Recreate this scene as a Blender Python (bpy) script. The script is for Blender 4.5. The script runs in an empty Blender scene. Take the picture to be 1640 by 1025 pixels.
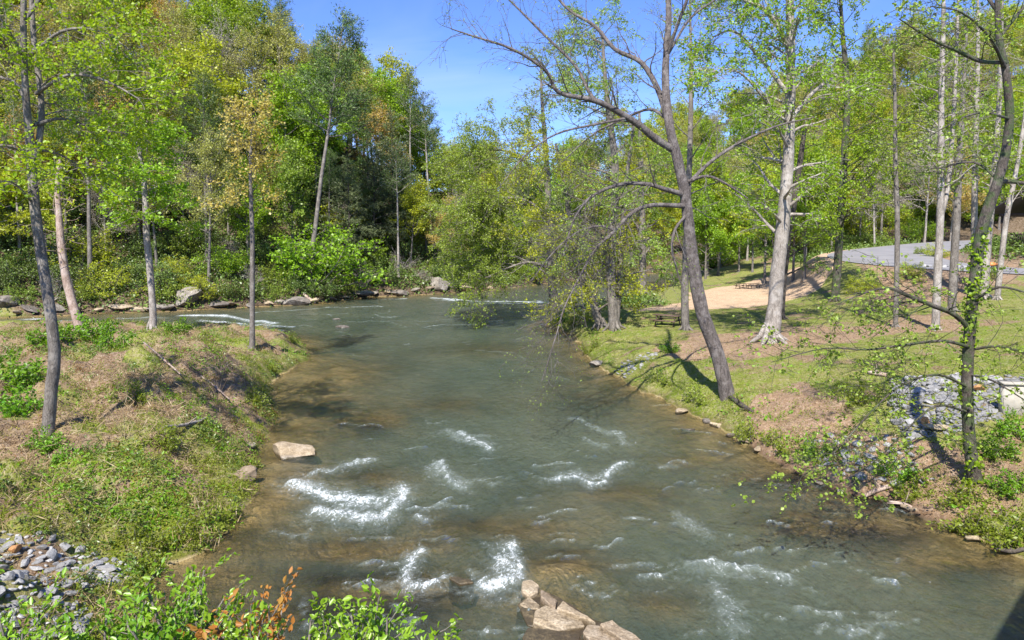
import bpy, math, random
import numpy as np
from mathutils import Vector, Matrix
sc = bpy.context.scene
COL = sc.collection
R = math.radians
# ------------------------------------------------------------------ camera
FPX = 1093.0; PITCH = R(3.0); CAMH = 7.5; PY0 = 375.0 + FPX*math.tan(PITCH)
cd = bpy.data.cameras.new('camera'); cam = bpy.data.objects.new('camera', cd); COL.objects.link(cam)
cd.sensor_width = 36; cd.lens = FPX/1640*36; cd.clip_start = .1; cd.clip_end = 6000
cd.shift_y = -(512.5-PY0)/1640.0
cam.location = (0, 0, CAMH); cam.rotation_euler = (R(90)-PITCH, 0, 0)
sc.camera = cam
# ------------------------------------------------------------------ sky, sun, exposure
SUN_EL = R(50); SH_AZ = R(14)          # shadows fall forward, a little to the right
w = bpy.data.worlds.new('World'); sc.world = w; w.use_nodes = True
wn = w.node_tree.nodes; wl = w.node_tree.links
bg = wn['Background']
sky = wn.new('ShaderNodeTexSky'); sky.sky_type = 'NISHITA'; sky.sun_disc = False
sky.sun_elevation = SUN_EL; sky.sun_rotation = math.pi + SH_AZ
sky.air_density = .85; sky.dust_density = .1; sky.ozone_density = 5.0; sky.altitude = 600
tc = wn.new('ShaderNodeTexCoord'); mp = wn.new('ShaderNodeMapping'); mp.inputs['Scale'].default_value = (1.2, 1.2, 5)
nz = wn.new('ShaderNodeTexNoise'); nz.inputs['Scale'].default_value = 1.6; nz.inputs['Detail'].default_value = 6; nz.inputs['Distortion'].default_value = .6
cr = wn.new('ShaderNodeMapRange'); cr.inputs[1].default_value = .50; cr.inputs[2].default_value = .85; cr.inputs[4].default_value = .35
mx = wn.new('ShaderNodeMix'); mx.data_type = 'RGBA'; mx.inputs['B'].default_value = (4.6, 5.0, 6.0, 1)
wl.new(tc.outputs['Generated'], mp.inputs[0]); wl.new(mp.outputs[0], nz.inputs['Vector']); wl.new(nz.outputs[0], cr.inputs[0])
tint = wn.new('ShaderNodeMix'); tint.data_type = 'RGBA'; tint.blend_type = 'MULTIPLY'; tint.inputs['Factor'].default_value = 1; tint.inputs['B'].default_value = (.74, .82, 1.12, 1)
wl.new(sky.outputs[0], tint.inputs['A']); wl.new(cr.outputs[0], mx.inputs['Factor']); wl.new(tint.outputs['Result'], mx.inputs['A']); wl.new(mx.outputs['Result'], bg.inputs['Color'])
bg.inputs['Strength'].default_value = .125
sl = bpy.data.lights.new('sun', 'SUN'); sl.energy = 4.9; sl.angle = R(.6); sl.color = (1, .95, .87)
so = bpy.data.objects.new('sun', sl); COL.objects.link(so)
sd = Vector((math.sin(SH_AZ)*math.cos(SUN_EL), math.cos(SH_AZ)*math.cos(SUN_EL), -math.sin(SUN_EL)))
so.rotation_euler = sd.to_track_quat('-Z', 'Y').to_euler(); so.location = (0, -20, 60)
sc.view_settings.view_transform = 'Standard'; sc.view_settings.look = 'None'
sc.view_settings.exposure = .93; sc.view_settings.gamma = 1
sc.cycles.max_bounces = 7; sc.cycles.transparent_max_bounces = 12
sc.cycles.diffuse_bounces = 3; sc.cycles.transmission_bounces = 4
sc.cycles.caustics_reflective = False; sc.cycles.caustics_refractive = False
try: sc.cycles.use_denoising = True
except Exception: pass

# ------------------------------------------------------------------ helpers
CF = np.array([0, math.cos(PITCH), -math.sin(PITCH)]); CU = np.array([0, math.sin(PITCH), math.cos(PITCH)])
def ray(px, py):
    return CF + np.array([1., 0, 0])*((px-820)/FPX) - CU*((py-PY0)/FPX)
def P(px, py, Y):
    r = ray(px, py); return np.array([0, 0, CAMH]) + r*(Y/r[1])
def WZ(px, py, z=0.):
    r = ray(px, py); return np.array([0, 0, CAMH]) + r*((z-CAMH)/r[2])
def proj(p):
    v = np.asarray(p, float)-np.array([0, 0, CAMH]); d = v@CF
    return 820+FPX*v[0]/d, PY0-FPX*(v@CU)/d
def hash2(ix, iy, s):
    h = (ix.astype(np.int64)*374761393 + iy.astype(np.int64)*668265263 + s*1442695041) & 0xffffffff
    h = ((h ^ (h >> 13))*1274126177) & 0xffffffff
    return ((h ^ (h >> 16)) & 0xffff)/65535.0
def vnoise(x, y, s=0):
    ix = np.floor(x); iy = np.floor(y); fx = x-ix; fy = y-iy
    fx = fx*fx*(3-2*fx); fy = fy*fy*(3-2*fy)
    a = hash2(ix, iy, s); b = hash2(ix+1, iy, s); c = hash2(ix, iy+1, s); d = hash2(ix+1, iy+1, s)
    return (a*(1-fx)+b*fx)*(1-fy)+(c*(1-fx)+d*fx)*fy
def fbm(x, y, sc_=1., o=4, s=0):
    x = np.asarray(x, float); y = np.asarray(y, float)
    v = 0; a = .5; t = 0
    for i in range(o):
        v = v+a*vnoise(x*sc_, y*sc_, s+i*7); t += a; a *= .5; sc_ *= 2.03
    return v/t
def sstep(a, b, x):
    t = np.clip((x-a)/(b-a), 0, 1); return t*t*(3-2*t)
def polydist(px, py, poly, closed=True):
    d = np.full(px.shape, 1e18); n = len(poly)
    for i in range(n if closed else n-1):
        ax, ay = poly[i][0], poly[i][1]; bx, by = poly[(i+1) % n][0], poly[(i+1) % n][1]
        vx, vy = bx-ax, by-ay; L = vx*vx+vy*vy+1e-12
        t = np.clip(((px-ax)*vx+(py-ay)*vy)/L, 0, 1)
        d = np.minimum(d, (px-ax-t*vx)**2+(py-ay-t*vy)**2)
    return np.sqrt(d)
def inpoly(px, py, poly):
    ins = np.zeros(px.shape, bool); n = len(poly)
    for i in range(n):
        ax, ay = poly[i][0], poly[i][1]; bx, by = poly[(i+1) % n][0], poly[(i+1) % n][1]
        if ay == by: continue
        c = ((ay > py) != (by > py)) & (px < (bx-ax)*(py-ay)/(by-ay)+ax)
        ins ^= c
    return ins
def sdist(px, py, poly):       # positive inside
    d = polydist(px, py, poly); return np.where(inpoly(px, py, poly), d, -d)

def tag(o, label=None, cat=None, group=None, kind=None):
    if label:
        o['label'] = label
        if len(label.split()) > 16: print('LONG', len(label.split()), label)
    if cat: o['category'] = cat
    if group: o['group'] = group
    if kind: o['kind'] = kind
    return o
def empty(name, loc=(0, 0, 0), rz=0, s=1.):
    o = bpy.data.objects.new(name, None); COL.objects.link(o); o.location = [float(v) for v in loc]
    o.rotation_euler = (0, 0, rz); o.scale = (s, s, s); o.empty_display_size = .2; return o
def mesh_np(name, V, F, mat, smooth=False):
    """V (n,3); F list of arrays (m,k)"""
    me = bpy.data.meshes.new(name); V = np.asarray(V, np.float32)
    if not isinstance(F, list): F = [F]
    F = [np.asarray(f, np.int32) for f in F if len(f)]
    me.vertices.add(len(V)); me.vertices.foreach_set('co', V.ravel())
    nl = sum(f.size for f in F); npz = sum(len(f) for f in F)
    me.loops.add(nl); me.polygons.add(npz)
    me.loops.foreach_set('vertex_index', np.concatenate([f.ravel() for f in F]))
    tot = np.concatenate([np.full(len(f), f.shape[1], np.int32) for f in F])
    st = np.concatenate([[0], np.cumsum(tot)[:-1]]).astype(np.int32)
    me.polygons.foreach_set('loop_start', st); me.polygons.foreach_set('loop_total', tot)
    if smooth: me.polygons.foreach_set('use_smooth', np.ones(npz, bool))
    me.update(calc_edges=True); me.validate()
    if mat: me.materials.append(mat)
    return me
def link(name, me, parent=None, loc=None):
    o = bpy.data.objects.new(name, me); COL.objects.link(o)
    if parent: o.parent = parent
    if loc is not None: o.location = [float(v) for v in loc]
    return o
class MB:
    def __init__(s): s.V = []; s.Q = []; s.T = []; s.n = 0
    def add(s, V, Q=None, T=None):
        V = np.asarray(V, float); s.V.append(V)
        if Q is not None and len(Q): s.Q.append(np.asarray(Q)+s.n)
        if T is not None and len(T): s.T.append(np.asarray(T)+s.n)
        s.n += len(V)
    def tube(s, pts, rad, k=6, cap=False, knob=0., rng=None):
        pts = np.asarray(pts, float); n = len(pts); rad = np.asarray(rad, float)
        t = np.gradient(pts, axis=0); t /= np.linalg.norm(t, axis=1)[:, None]+1e-9
        ref = np.array([0, 0, 1.]) if abs(t[:, 2]).mean() < .8 else np.array([1., 0, 0])
        a = np.cross(t, ref); a /= np.linalg.norm(a, axis=1)[:, None]+1e-9; b = np.cross(t, a)
        th = np.arange(k)*2*math.pi/k
        rr = rad[:, None]*np.ones((1, k))
        if knob and rng is not None: rr = rr*(1+knob*rng.uniform(-1, 1, (n, k)))
        V = pts[:, None, :]+rr[:, :, None]*(a[:, None, :]*np.cos(th)[None, :, None]+b[:, None, :]*np.sin(th)[None, :, None])
        i = np.arange(n-1)[:, None]*k; j = np.arange(k)[None, :]; j2 = (j+1) % k
        Q = np.stack([i+j, i+j2, i+k+j2, i+k+j], -1).reshape(-1, 4)
        V = V.reshape(-1, 3); T = None
        if cap:
            V = np.vstack([V, pts[0], pts[-1]]); jj = np.arange(k); j3 = (jj+1) % k
            T = np.vstack([np.stack([j3, jj, np.full(k, n*k)], -1), np.stack([(n-1)*k+jj, (n-1)*k+j3, np.full(k, n*k+1)], -1)])
        s.add(V, Q, T)
    def box(s, c, d, rz=0., rx=0., ry=0.):
        c = np.array(c, float); h = np.array(d, float)/2
        v = np.array([[x, y, z] for z in (-1, 1) for y in (-1, 1) for x in (-1, 1)])*h
        M = np.array(Matrix.Rotation(rz, 3, 'Z') @ Matrix.Rotation(ry, 3, 'Y') @ Matrix.Rotation(rx, 3, 'X'))
        s.add(v@M.T+c, [[0, 2, 3, 1], [4, 5, 7, 6], [0, 1, 5, 4], [2, 6, 7, 3], [0, 4, 6, 2], [1, 3, 7, 5]])
    def mesh(s, name, mat, smooth=False):
        F = []
        if s.Q: F.append(np.vstack(s.Q))
        if s.T: F.append(np.vstack(s.T))
        return mesh_np(name, np.vstack(s.V), F, mat, smooth)
    def build(s, name, mat, parent=None, smooth=False, loc=None): return link(name, s.mesh(name, mat, smooth), parent, loc)
def nrm(v): return v/(np.linalg.norm(v, axis=-1, keepdims=True)+1e-9)
def leaves(mb, Pn, size, asp, up, rng, fold=False, axis=None):
    N = len(Pn); n = nrm(rng.normal(size=(N, 3))+np.array([0, 0, up]))
    r = rng.normal(size=(N, 3)) if axis is None else axis+rng.normal(size=(N, 3))*.35
    a = nrm(r-n*(r*n).sum(1, keepdims=True)); b = np.cross(n, a)
    s = np.asarray(size)[:, None] if np.ndim(size) else size
    L = a*s*.5; W = b*s*.5*asp
    if fold:
        q = n*s*.12
        V = np.stack([Pn-L, Pn-L*.25+W+q, Pn+L*.45+W*.75+q, Pn+L, Pn+L*.45-W*.75+q, Pn-L*.25-W+q], 1).reshape(-1, 3)
        i = np.arange(N)[:, None]*6
        mb.add(V, np.vstack([i+np.array([0, 1, 2, 3]), i+np.array([0, 3, 4, 5])]))
    else:
        V = np.stack([Pn-L, Pn+W, Pn+L, Pn-W], 1).reshape(-1, 3)
        mb.add(V, np.arange(N)[:, None]*4+np.array([0, 1, 2, 3]))

# ------------------------------------------------------------------ materials
def mat(name):
    m = bpy.data.materials.new(name); m.use_nodes = True; nt = m.node_tree
    for n in list(nt.nodes): nt.nodes.remove(n)
    out = nt.nodes.new('ShaderNodeOutputMaterial')
    return m, nt, out
def N(nt, t, **kw):
    n = nt.nodes.new('ShaderNode'+t)
    for k, v in kw.items():
        if k in n.inputs: n.inputs[k].default_value = v
        else: setattr(n, k, v)
    return n
def ramp(nt, stops, fac=None, interp='LINEAR'):
    r = nt.nodes.new('ShaderNodeValToRGB'); r.color_ramp.interpolation = interp
    e = r.color_ramp.elements
    while len(e) < len(stops): e.new(.5)
    for i, (p, c) in enumerate(stops):
        e[i].position = p; e[i].color = (c[0], c[1], c[2], 1) if hasattr(c, '__len__') else (c, c, c, 1)
    if fac is not None: nt.links.new(fac, r.inputs[0])
    return r
def mixc(nt, f, a, b, mode='MIX'):
    m = nt.nodes.new('ShaderNodeMix'); m.data_type = 'RGBA'; m.blend_type = mode
    for s, v in (('Factor', f), ('A', a), ('B', b)):
        if isinstance(v, bpy.types.NodeSocket): nt.links.new(v, m.inputs[s])
        elif s == 'Factor': m.inputs[s].default_value = v
        else: m.inputs[s].default_value = (*v, 1)
    return m.outputs['Result']
def math_(nt, op, a, b=0., c=None, clamp=False):
    m = nt.nodes.new('ShaderNodeMath'); m.operation = op; m.use_clamp = clamp
    for i, v in enumerate((a, b, c)):
        if v is None: continue
        if isinstance(v, bpy.types.NodeSocket): nt.links.new(v, m.inputs[i])
        else: m.inputs[i].default_value = v
    return m.outputs[0]
def noise(nt, scale, detail=4, rough=.55, dist=0., vec=None):
    n = N(nt, 'TexNoise', Scale=scale, Detail=detail, Roughness=rough, Distortion=dist)
    if vec is not None: nt.links.new(vec, n.inputs['Vector'])
    return n.outputs[0]
def leafmat(name, c1, c2, c3, trans=.42, gloss=.025, var=.25):
    m, nt, out = mat(name); L = nt.links
    g = N(nt, 'NewGeometry'); oi = N(nt, 'ObjectInfo'); tcn = N(nt, 'TexCoord')
    r = ramp(nt, [(0, c1), (.5, c2), (1, c3)], math_(nt, 'FRACT', math_(nt, 'MULTIPLY_ADD', oi.outputs['Random'], .5, math_(nt, 'MULTIPLY', g.outputs['Random Per Island'], .6)), 0.))
    nl = noise(nt, .45, 2, vec=g.outputs['Position'])
    hs = N(nt, 'HueSaturation'); L.new(r.outputs[0], hs.inputs['Color'])
    L.new(math_(nt, 'MULTIPLY_ADD', nl, .9*var*2, 1-.9*var), hs.inputs['Value'])
    L.new(math_(nt, 'MULTIPLY_ADD', oi.outputs['Random'], .03, .487), hs.inputs['Hue'])
    d = N(nt, 'BsdfDiffuse'); t = N(nt, 'BsdfTranslucent'); gl = N(nt, 'BsdfGlossy', Roughness=.42)
    L.new(hs.outputs[0], d.inputs[0])
    tcol = mixc(nt, 1., hs.outputs[0], (1.25, 1.2, .45), 'MULTIPLY'); L.new(tcol, t.inputs[0])
    m1 = N(nt, 'MixShader'); m1.inputs[0].default_value = trans; L.new(d.outputs[0], m1.inputs[1]); L.new(t.outputs[0], m1.inputs[2])
    m2 = N(nt, 'MixShader'); m2.inputs[0].default_value = gloss; L.new(m1.outputs[0], m2.inputs[1]); L.new(gl.outputs[0], m2.inputs[2])
    L.new(m2.outputs[0], out.inputs[0]); return m
def barkmat(name, c1, c2, c3, sc_=6., bump=.5, moss=0.):
    m, nt, out = mat(name); L = nt.links
    tcn = N(nt, 'TexCoord'); mpn = N(nt, 'Mapping'); mpn.inputs['Scale'].default_value = (1, 1, .28); L.new(tcn.outputs['Object'], mpn.inputs[0])
    n1 = noise(nt, sc_*2.2, 6, .7, .4, mpn.outputs[0]); n2 = noise(nt, sc_*.35, 3, .6, 0., tcn.outputs['Object'])
    v = N(nt, 'TexVoronoi', Scale=sc_*3.0); v.feature = 'DISTANCE_TO_EDGE'; L.new(mpn.outputs[0], v.inputs['Vector'])
    r = ramp(nt, [(.25, c1), (.55, c2), (.8, c3)], n1)
    c = mixc(nt, math_(nt, 'MULTIPLY', ramp(nt, [(0, 1.), (.1, 0.)], v.outputs[0]).outputs[0], .65), r.outputs[0], tuple(x*.4 for x in c1))
    n3 = noise(nt, sc_*.9, 5, .65, .6, mpn.outputs[0])
    c = mixc(nt, ramp(nt, [(.35, .75), (.5, 0.)], n3).outputs[0], c, tuple(x*.6 for x in c1))
    c = mixc(nt, ramp(nt, [(.50, 0.), (.64, .5)], n2).outputs[0], c, c3)
    if moss: c = mixc(nt, math_(nt, 'MULTIPLY', ramp(nt, [(.45, 0.), (.6, 1.)], noise(nt, 3.5, 5, .6, 0., tcn.outputs['Object'])).outputs[0], moss), c, (.05, .085, .02))
    b = N(nt, 'BsdfPrincipled', Roughness=.9); L.new(c, b.inputs['Base Color'])
    bp = N(nt, 'Bump', Strength=bump, Distance=.07)
    L.new(math_(nt, 'ADD', math_(nt, 'ADD', n1, n3), math_(nt, 'MINIMUM', v.outputs[0], .15)), bp.inputs['Height']); L.new(bp.outputs[0], b.inputs['Normal'])
    L.new(b.outputs[0], out.inputs[0]); return m
def rockmat(name, c1, c2, c3, sc_=3., wet=False):
    m, nt, out = mat(name); L = nt.links
    tcn = N(nt, 'TexCoord'); oi = N(nt, 'ObjectInfo'); vec = N(nt, 'VectorMath', operation='ADD')
    L.new(tcn.outputs['Object'], vec.inputs[0]); L.new(oi.outputs['Location'], vec.inputs[1])
    n1 = noise(nt, sc_, 8, .65, .3, vec.outputs[0]); n2 = noise(nt, sc_*6, 5, .7, 0., vec.outputs[0])
    r = ramp(nt, [(.3, c1), (.5, c2), (.7, c3)], n1)
    hs = N(nt, 'HueSaturation'); L.new(r.outputs[0], hs.inputs['Color']); L.new(math_(nt, 'MULTIPLY_ADD', oi.outputs['Random'], .7, .62), hs.inputs['Value'])
    L.new(math_(nt, 'MULTIPLY_ADD', oi.outputs['Random'], .02, .495), hs.inputs['Hue'])
    c = mixc(nt, math_(nt, 'MULTIPLY', ramp(nt, [(.42, 0.), (.62, 1.)], n2).outputs[0], .7), hs.outputs[0], tuple(x*.5 for x in c1))
    col = c; rough = .85
    b = N(nt, 'BsdfPrincipled', Roughness=rough)
    g = N(nt, 'NewGeometry'); sx = N(nt, 'SeparateXYZ'); L.new(g.outputs['Position'], sx.inputs[0])
    if wet:     # rock darker where the river wets it
        wf = ramp(nt, [(.0, 1.), (1., 0.)], math_(nt, 'MULTIPLY_ADD', sx.outputs[2], 11., math_(nt, 'MULTIPLY_ADD', n1, 1., -.6))).outputs[0]
        col = mixc(nt, math_(nt, 'MULTIPLY', wf, .75), c, (.05, .035, .02))
        L.new(math_(nt, 'MULTIPLY_ADD', wf, -.6, .85), b.inputs['Roughness'])
    L.new(col, b.inputs['Base Color'])
    bp = N(nt, 'Bump', Strength=.6, Distance=.04); L.new(math_(nt, 'ADD', n1, math_(nt, 'MULTIPLY', n2, .4)), bp.inputs['Height']); L.new(bp.outputs[0], b.inputs['Normal'])
    L.new(b.outputs[0], out.inputs[0]); return m
def plainmat(name, c, rough=.7, metal=0., n=.25, sc_=8.):
    m, nt, out = mat(name); L = nt.links
    tcn = N(nt, 'TexCoord'); n1 = noise(nt, sc_, 6, .65, 0., tcn.outputs['Object'])
    cc = ramp(nt, [(.3, tuple(x*(1-n) for x in c)), (.7, tuple(min(1, x*(1+n)) for x in c))], n1)
    b = N(nt, 'BsdfPrincipled', Roughness=rough, Metallic=metal); L.new(cc.outputs[0], b.inputs['Base Color'])
    bp = N(nt, 'Bump', Strength=.2, Distance=.01); L.new(n1, bp.inputs['Height']); L.new(bp.outputs[0], b.inputs['Normal'])
    L.new(b.outputs[0], out.inputs[0]); return m

M = {}
M['lf_bright'] = leafmat('leaf_bright_green', (.18, .31, .015), (.26, .40, .02), (.34, .47, .035))
M['lf_yellow'] = leafmat('leaf_yellow_green', (.30, .36, .02), (.40, .46, .03), (.48, .50, .05))
M['lf_lime'] = leafmat('leaf_lime', (.22, .34, .012), (.33, .45, .02), (.42, .50, .035), trans=.5)
M['lf_mid'] = leafmat('leaf_mid_green', (.16, .25, .025), (.24, .33, .04), (.33, .39, .07))
M['lf_olive'] = leafmat('leaf_olive_bud', (.28, .30, .06), (.38, .38, .09), (.45, .44, .13))
M['lf_tan'] = leafmat('leaf_tan_catkin', (.40, .27, .07), (.50, .37, .10), (.56, .45, .14))
M['lf_grey'] = leafmat('bud_grey_brown', (.26, .24, .15), (.34, .31, .20), (.40, .38, .22), trans=.2)
M['lf_pine'] = leafmat('needle_dark_green', (.06, .105, .025), (.09, .15, .035), (.14, .19, .05), trans=.15)
M['lf_hemlock'] = leafmat('needle_grey_green', (.085, .12, .05), (.14, .175, .075), (.21, .24, .11), trans=.2)
M['lf_laurel'] = leafmat('leaf_laurel', (.07, .12, .02), (.12, .19, .03), (.21, .28, .055), trans=.2, gloss=.05)
M['lf_syc'] = leafmat('leaf_sycamore', (.19, .29, .035), (.27, .38, .05), (.36, .45, .08))
M['lf_fore'] = leafmat('leaf_foreground', (.15, .31, .012), (.24, .42, .02), (.34, .50, .03), gloss=.05)
M['lf_orange'] = leafmat('leaf_orange', (.36, .13, .03), (.48, .20, .05), (.40, .24, .05))
M['lf_weed'] = leafmat('leaf_weed', (.13, .19, .015), (.22, .28, .025), (.32, .35, .06))
M['lf_weed2'] = leafmat('leaf_weed_bright', (.10, .24, .015), (.17, .34, .02), (.25, .40, .03))
M['lf_dry'] = leafmat('dry_litter', (.19, .125, .06), (.31, .225, .12), (.42, .34, .20), trans=.1)
M['lf_rust'] = leafmat('leaf_rust', (.16, .08, .03), (.28, .15, .05), (.34, .24, .08))
M['lf_moss'] = leafmat('moss_tuft', (.17, .19, .015), (.26, .27, .02), (.32, .30, .04), trans=.2)
M['bk_grey'] = barkmat('bark_grey', (.10, .085, .07), (.20, .175, .15), (.32, .29, .25), 7.)
M['bk_pale'] = barkmat('bark_pale', (.20, .17, .14), (.34, .30, .26), (.50, .46, .41), 6., .3)
M['bk_dark'] = barkmat('bark_dark', (.045, .035, .028), (.085, .07, .055), (.15, .125, .10), 8., .7)
M['bk_lean'] = barkmat('bark_ridged', (.08, .062, .052), (.19, .16, .145), (.33, .295, .27), 9., 1.)
M['bk_tan'] = barkmat('bark_pinkish', (.28, .19, .14), (.40, .30, .24), (.55, .46, .40), 5., .3)
M['bk_ivy'] = barkmat('bark_mossy', (.05, .04, .03), (.10, .08, .065), (.20, .18, .15), 8., .7, .8)
M['rk_grey'] = rockmat('rock_riprap', (.21, .205, .20), (.34, .335, .33), (.50, .49, .48), 5.)
M['rk_tan'] = rockmat('rock_sandstone', (.20, .145, .085), (.39, .30, .20), (.52, .43, .32), 4., True)
M['rk_wet'] = rockmat('rock_wet_dark', (.03, .025, .015), (.09, .065, .035), (.19, .13, .07), 3.2, True)
M['rk_bank'] = rockmat('rock_bank', (.11, .09, .07), (.24, .205, .17), (.38, .345, .30), 2.4, True)
M['rk_orange'] = rockmat('rock_orange', (.40, .16, .06), (.50, .24, .10), (.58, .36, .2), 5.)

# ------------------------------------------------------------------ terrain
def W2(px, py, z=0.): q = WZ(px, py, z); return (q[0], q[1])
RS = [W2(*p) for p in [(1900, 975), (1640, 893), (1560, 866), (1500, 838), (1440, 812), (1380, 797), (1330, 782), (1290, 760), (1240, 736), (1190, 706),
      (1150, 683), (1090, 655), (1050, 636), (1010, 616), (985, 600), (955, 582), (935, 562), (922, 538), (888, 527), (876, 517), (890, 508), (930, 503),
      (975, 494), (1000, 484), (1040, 472), (1075, 459), (1110, 449), (1150, 441)]]
FS = [W2(*p) for p in [(1150, 434), (1050, 436), (960, 444), (900, 451), (830, 459), (800, 463), (740, 467), (690, 471), (640, 474), (600, 474), (550, 480), (500, 487), (430, 490),
      (370, 493), (300, 497), (200, 500), (100, 505), (0, 509)]]
LS = [W2(*p) for p in [(300, 540), (380, 538), (440, 537), (476, 541), (484, 556), (492, 574), (480, 584), (448, 597), (428, 622), (438, 660), (428, 698), (405, 735), (388, 775), (392, 815),
      (370, 850), (325, 885), (255, 905)]]
RIVER = [(15, -30)] + [(14.5, 6)] + RS + FS + [(-90, 56), (-400, 40), (-400, 30), (-60, 52)] + LS + [(-7.0, 12.6), (-5.6, 9.5), (-4.2, 5.), (-4, -30)]
CP = np.array([  # right bank, beach, road shoulder, far hills : x y z
 (8, 23, 1.5), (11, 19, 1.0), (14, 22, 1.8), (14, 17.5, 1.1), (20, 20, 2.2), (30, 20, 3.0), (11, 27, 1.6), (18, 28, 2.2), (25, 28, 2.8), (12, 34, 1.6), (20, 36, 2.2), (28, 36, 3.1), (34, 40, 3.7),
 (8, 42, 1.3), (14, 44, 1.4), (22, 45, 2.1), (29, 46, 3.2), (6, 52, 1.0), (12, 54, 1.2), (20, 56, 1.3), (26, 54, 2.4), (10, 62, .8), (18, 66, 1.0), (25, 64, 1.4), (16, 76, .9), (24, 76, 1.15), (30, 76, 1.7), (29, 92, 1.8), (34, 105, 2.6), (40, 110, 4),
 (60, 44, 3.9), (45, 47, 4.0), (36, 52, 4.2), (33, 60, 4.6), (35, 70, 5.1), (43, 81, 5.7), (57, 92, 6.3), (80, 104, 7.2), (50, 60, 5.4), (60, 72, 6.8), (70, 60, 6.2), (16, 5, 2.2), (25, 5, 3), (40, 10, 4),
 (50, 108, 6.0), (60, 125, 10), (45, 135, 5), (75, 140, 14), (100, 120, 16), (120, 180, 42), (80, 180, 25), (55, 165, 12), (60, 230, 27), (40, 210, 18), (150, 260, 65), (150, 100, 20), (200, 60, 24), (45, 300, 32),
 (20, 150, 3), (10, 170, 7), (0, 200, 10), (-10, 260, 13), (0, 350, 18),
 (7, 115, 3.5), (5, 130, 6), (-2, 104, 3.0), (-4, 115, 6), (-8, 130, 9), (-10, 98, 4), (-14, 110, 10), (-20, 92, 6.5), (-22, 105, 17), (-24, 125, 18), (-28, 82, 5), (-33, 95, 17), (-38, 112, 27),
 (-42, 74, 5), (-48, 88, 17), (-55, 105, 31), (-60, 70, 7), (-70, 90, 26), (-80, 110, 38), (-110, 90, 40), (-40, 150, 28), (-80, 160, 40), (-150, 160, 50), (-120, 60, 20), (-60, 300, 32), (-180, 300, 50),
 (300, 200, 60), (300, 500, 60), (0, 600, 40), (-300, 500, 60), (-300, 100, 50), (300, -50, 20)], float)
CPL = np.array([(-7, 17, .55), (-11, 16.3, .95), (-16, 15.6, 1.5), (-8.8, 20, .8), (-12, 18.8, 1.5), (-14, 20.5, 2.0), (-18, 20, 2.2), (-11, 23.5, 1.6), (-9.6, 25.5, .9), (-11.5, 28, 1.6), (-16, 29, 2.5), (-13.5, 32.5, 2.0), (-12.2, 37, 1.2),
 (-22, 32, 2.3), (-30, 34, 1.9), (-19, 40, 1.7), (-17, 46, 1.1), (-35, 45, 1.4), (-14, 46, .6), (-9.5, 13.6, 1.0), (-12.5, 12, 2.1), (-8, 11, 1.6), (-6, 8, 2.4), (-20, 9, 3.4), (-10, 7, 3.5), (-60, 30, 2.5), (-60, 10, 4), (-25, 24, 2.2)], float)
def rbf(CP_, X, Y):
    A = np.hypot(CP_[:, None, 0]-CP_[None, :, 0], CP_[:, None, 1]-CP_[None, :, 1]); n = len(CP_)
    K = np.zeros((n+3, n+3)); K[:n, :n] = A; K[:n, n] = 1; K[n, :n] = 1; K[:n, n+1:] = CP_[:, :2]; K[n+1:, :n] = CP_[:, :2].T
    K[n:, n:] += -1e-6*np.eye(3)
    wgt = np.linalg.solve(K, np.concatenate([CP_[:, 2], [0, 0, 0]]))
    out = wgt[n]+wgt[n+1]*X+wgt[n+2]*Y
    for i in range(n): out = out+wgt[i]*np.hypot(X-CP_[i, 0], Y-CP_[i, 1])
    return out
def axis_(parts): return np.unique(np.concatenate(parts).round(4))
gy = axis_([np.arange(-8, 8, 1.), np.arange(8, 58, .22), np.arange(58, 130, .7), np.arange(130, 330, 4), np.geomspace(330, 2500, 18)])
gx = axis_([-np.geomspace(130, 2500, 18), np.arange(-130, -45, 1.5), np.arange(-45, -26, .5), np.arange(-26, 30, .2), np.arange(30, 60, .6), np.arange(60, 200, 3), np.geomspace(200, 2500, 18)])
GX, GY = np.meshgrid(gx, gy)
SD = sdist(GX, GY, RIVER)                   # >0 in the river
SDn = SD+(fbm(GX, GY, .9, 4, 3)-.5)*np.clip(.9, 0, 1)*np.where(GY < 60, 1., 1.6)
isL = (GX < -1) & (GY < 60) & (polydist(GX, GY, LS+[(-7.0, 12.6), (-5.6, 9.5), (-4.2, 5.), (-4, -30)], False) < polydist(GX, GY, FS, False)) & ~(GY > 56)
Zr = np.clip(rbf(CP, np.clip(GX, -330, 330), np.clip(GY, -60, 600)), .5, 75)
Zl = np.clip(rbf(CPL, np.clip(GX, -70, 0), np.clip(GY, 0, 60)), .35, 4.5)
Zc = np.where(isL, Zl, Zr)
dl = np.clip(-SDn, 0, None)                 # distance inland
bank = np.where(isL, 1.6, np.where(GY < 60, 1.9, 2.5))
prof = 1-np.exp(-dl/bank*1.15)
lump = (fbm(GX, GY, .55, 4, 11)-.5)*1.35+(fbm(GX, GY, 1.7, 3, 19)-.5)*.75
far_n = (fbm(GX, GY, .06, 4, 31)-.5)*5*sstep(70, 120, GY)
lawn = sstep(9, 11, GX)*sstep(24, 30, GY)
LAND = Zc*prof+lump*np.clip(dl*.6, 0, 1)*np.where(isL, 1., .4)*(1-.75*lawn)+.05+far_n*np.clip(dl/12, 0, 1)
depth = 1.0*(1-np.exp(-np.clip(SDn, 0, None)*.26))*(.6+.8*fbm(GX, GY, .16, 3, 57))
def pxg(px, py, rx, ry, z=0.):     # soft round spot of the river bed
    q = W2(px, py, z); k = q[1]/FPX; return np.exp(-(((GX-q[0])/(rx*k))**2+((GY-q[1])/(ry*k*q[1]/CAMH))**2))
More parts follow.
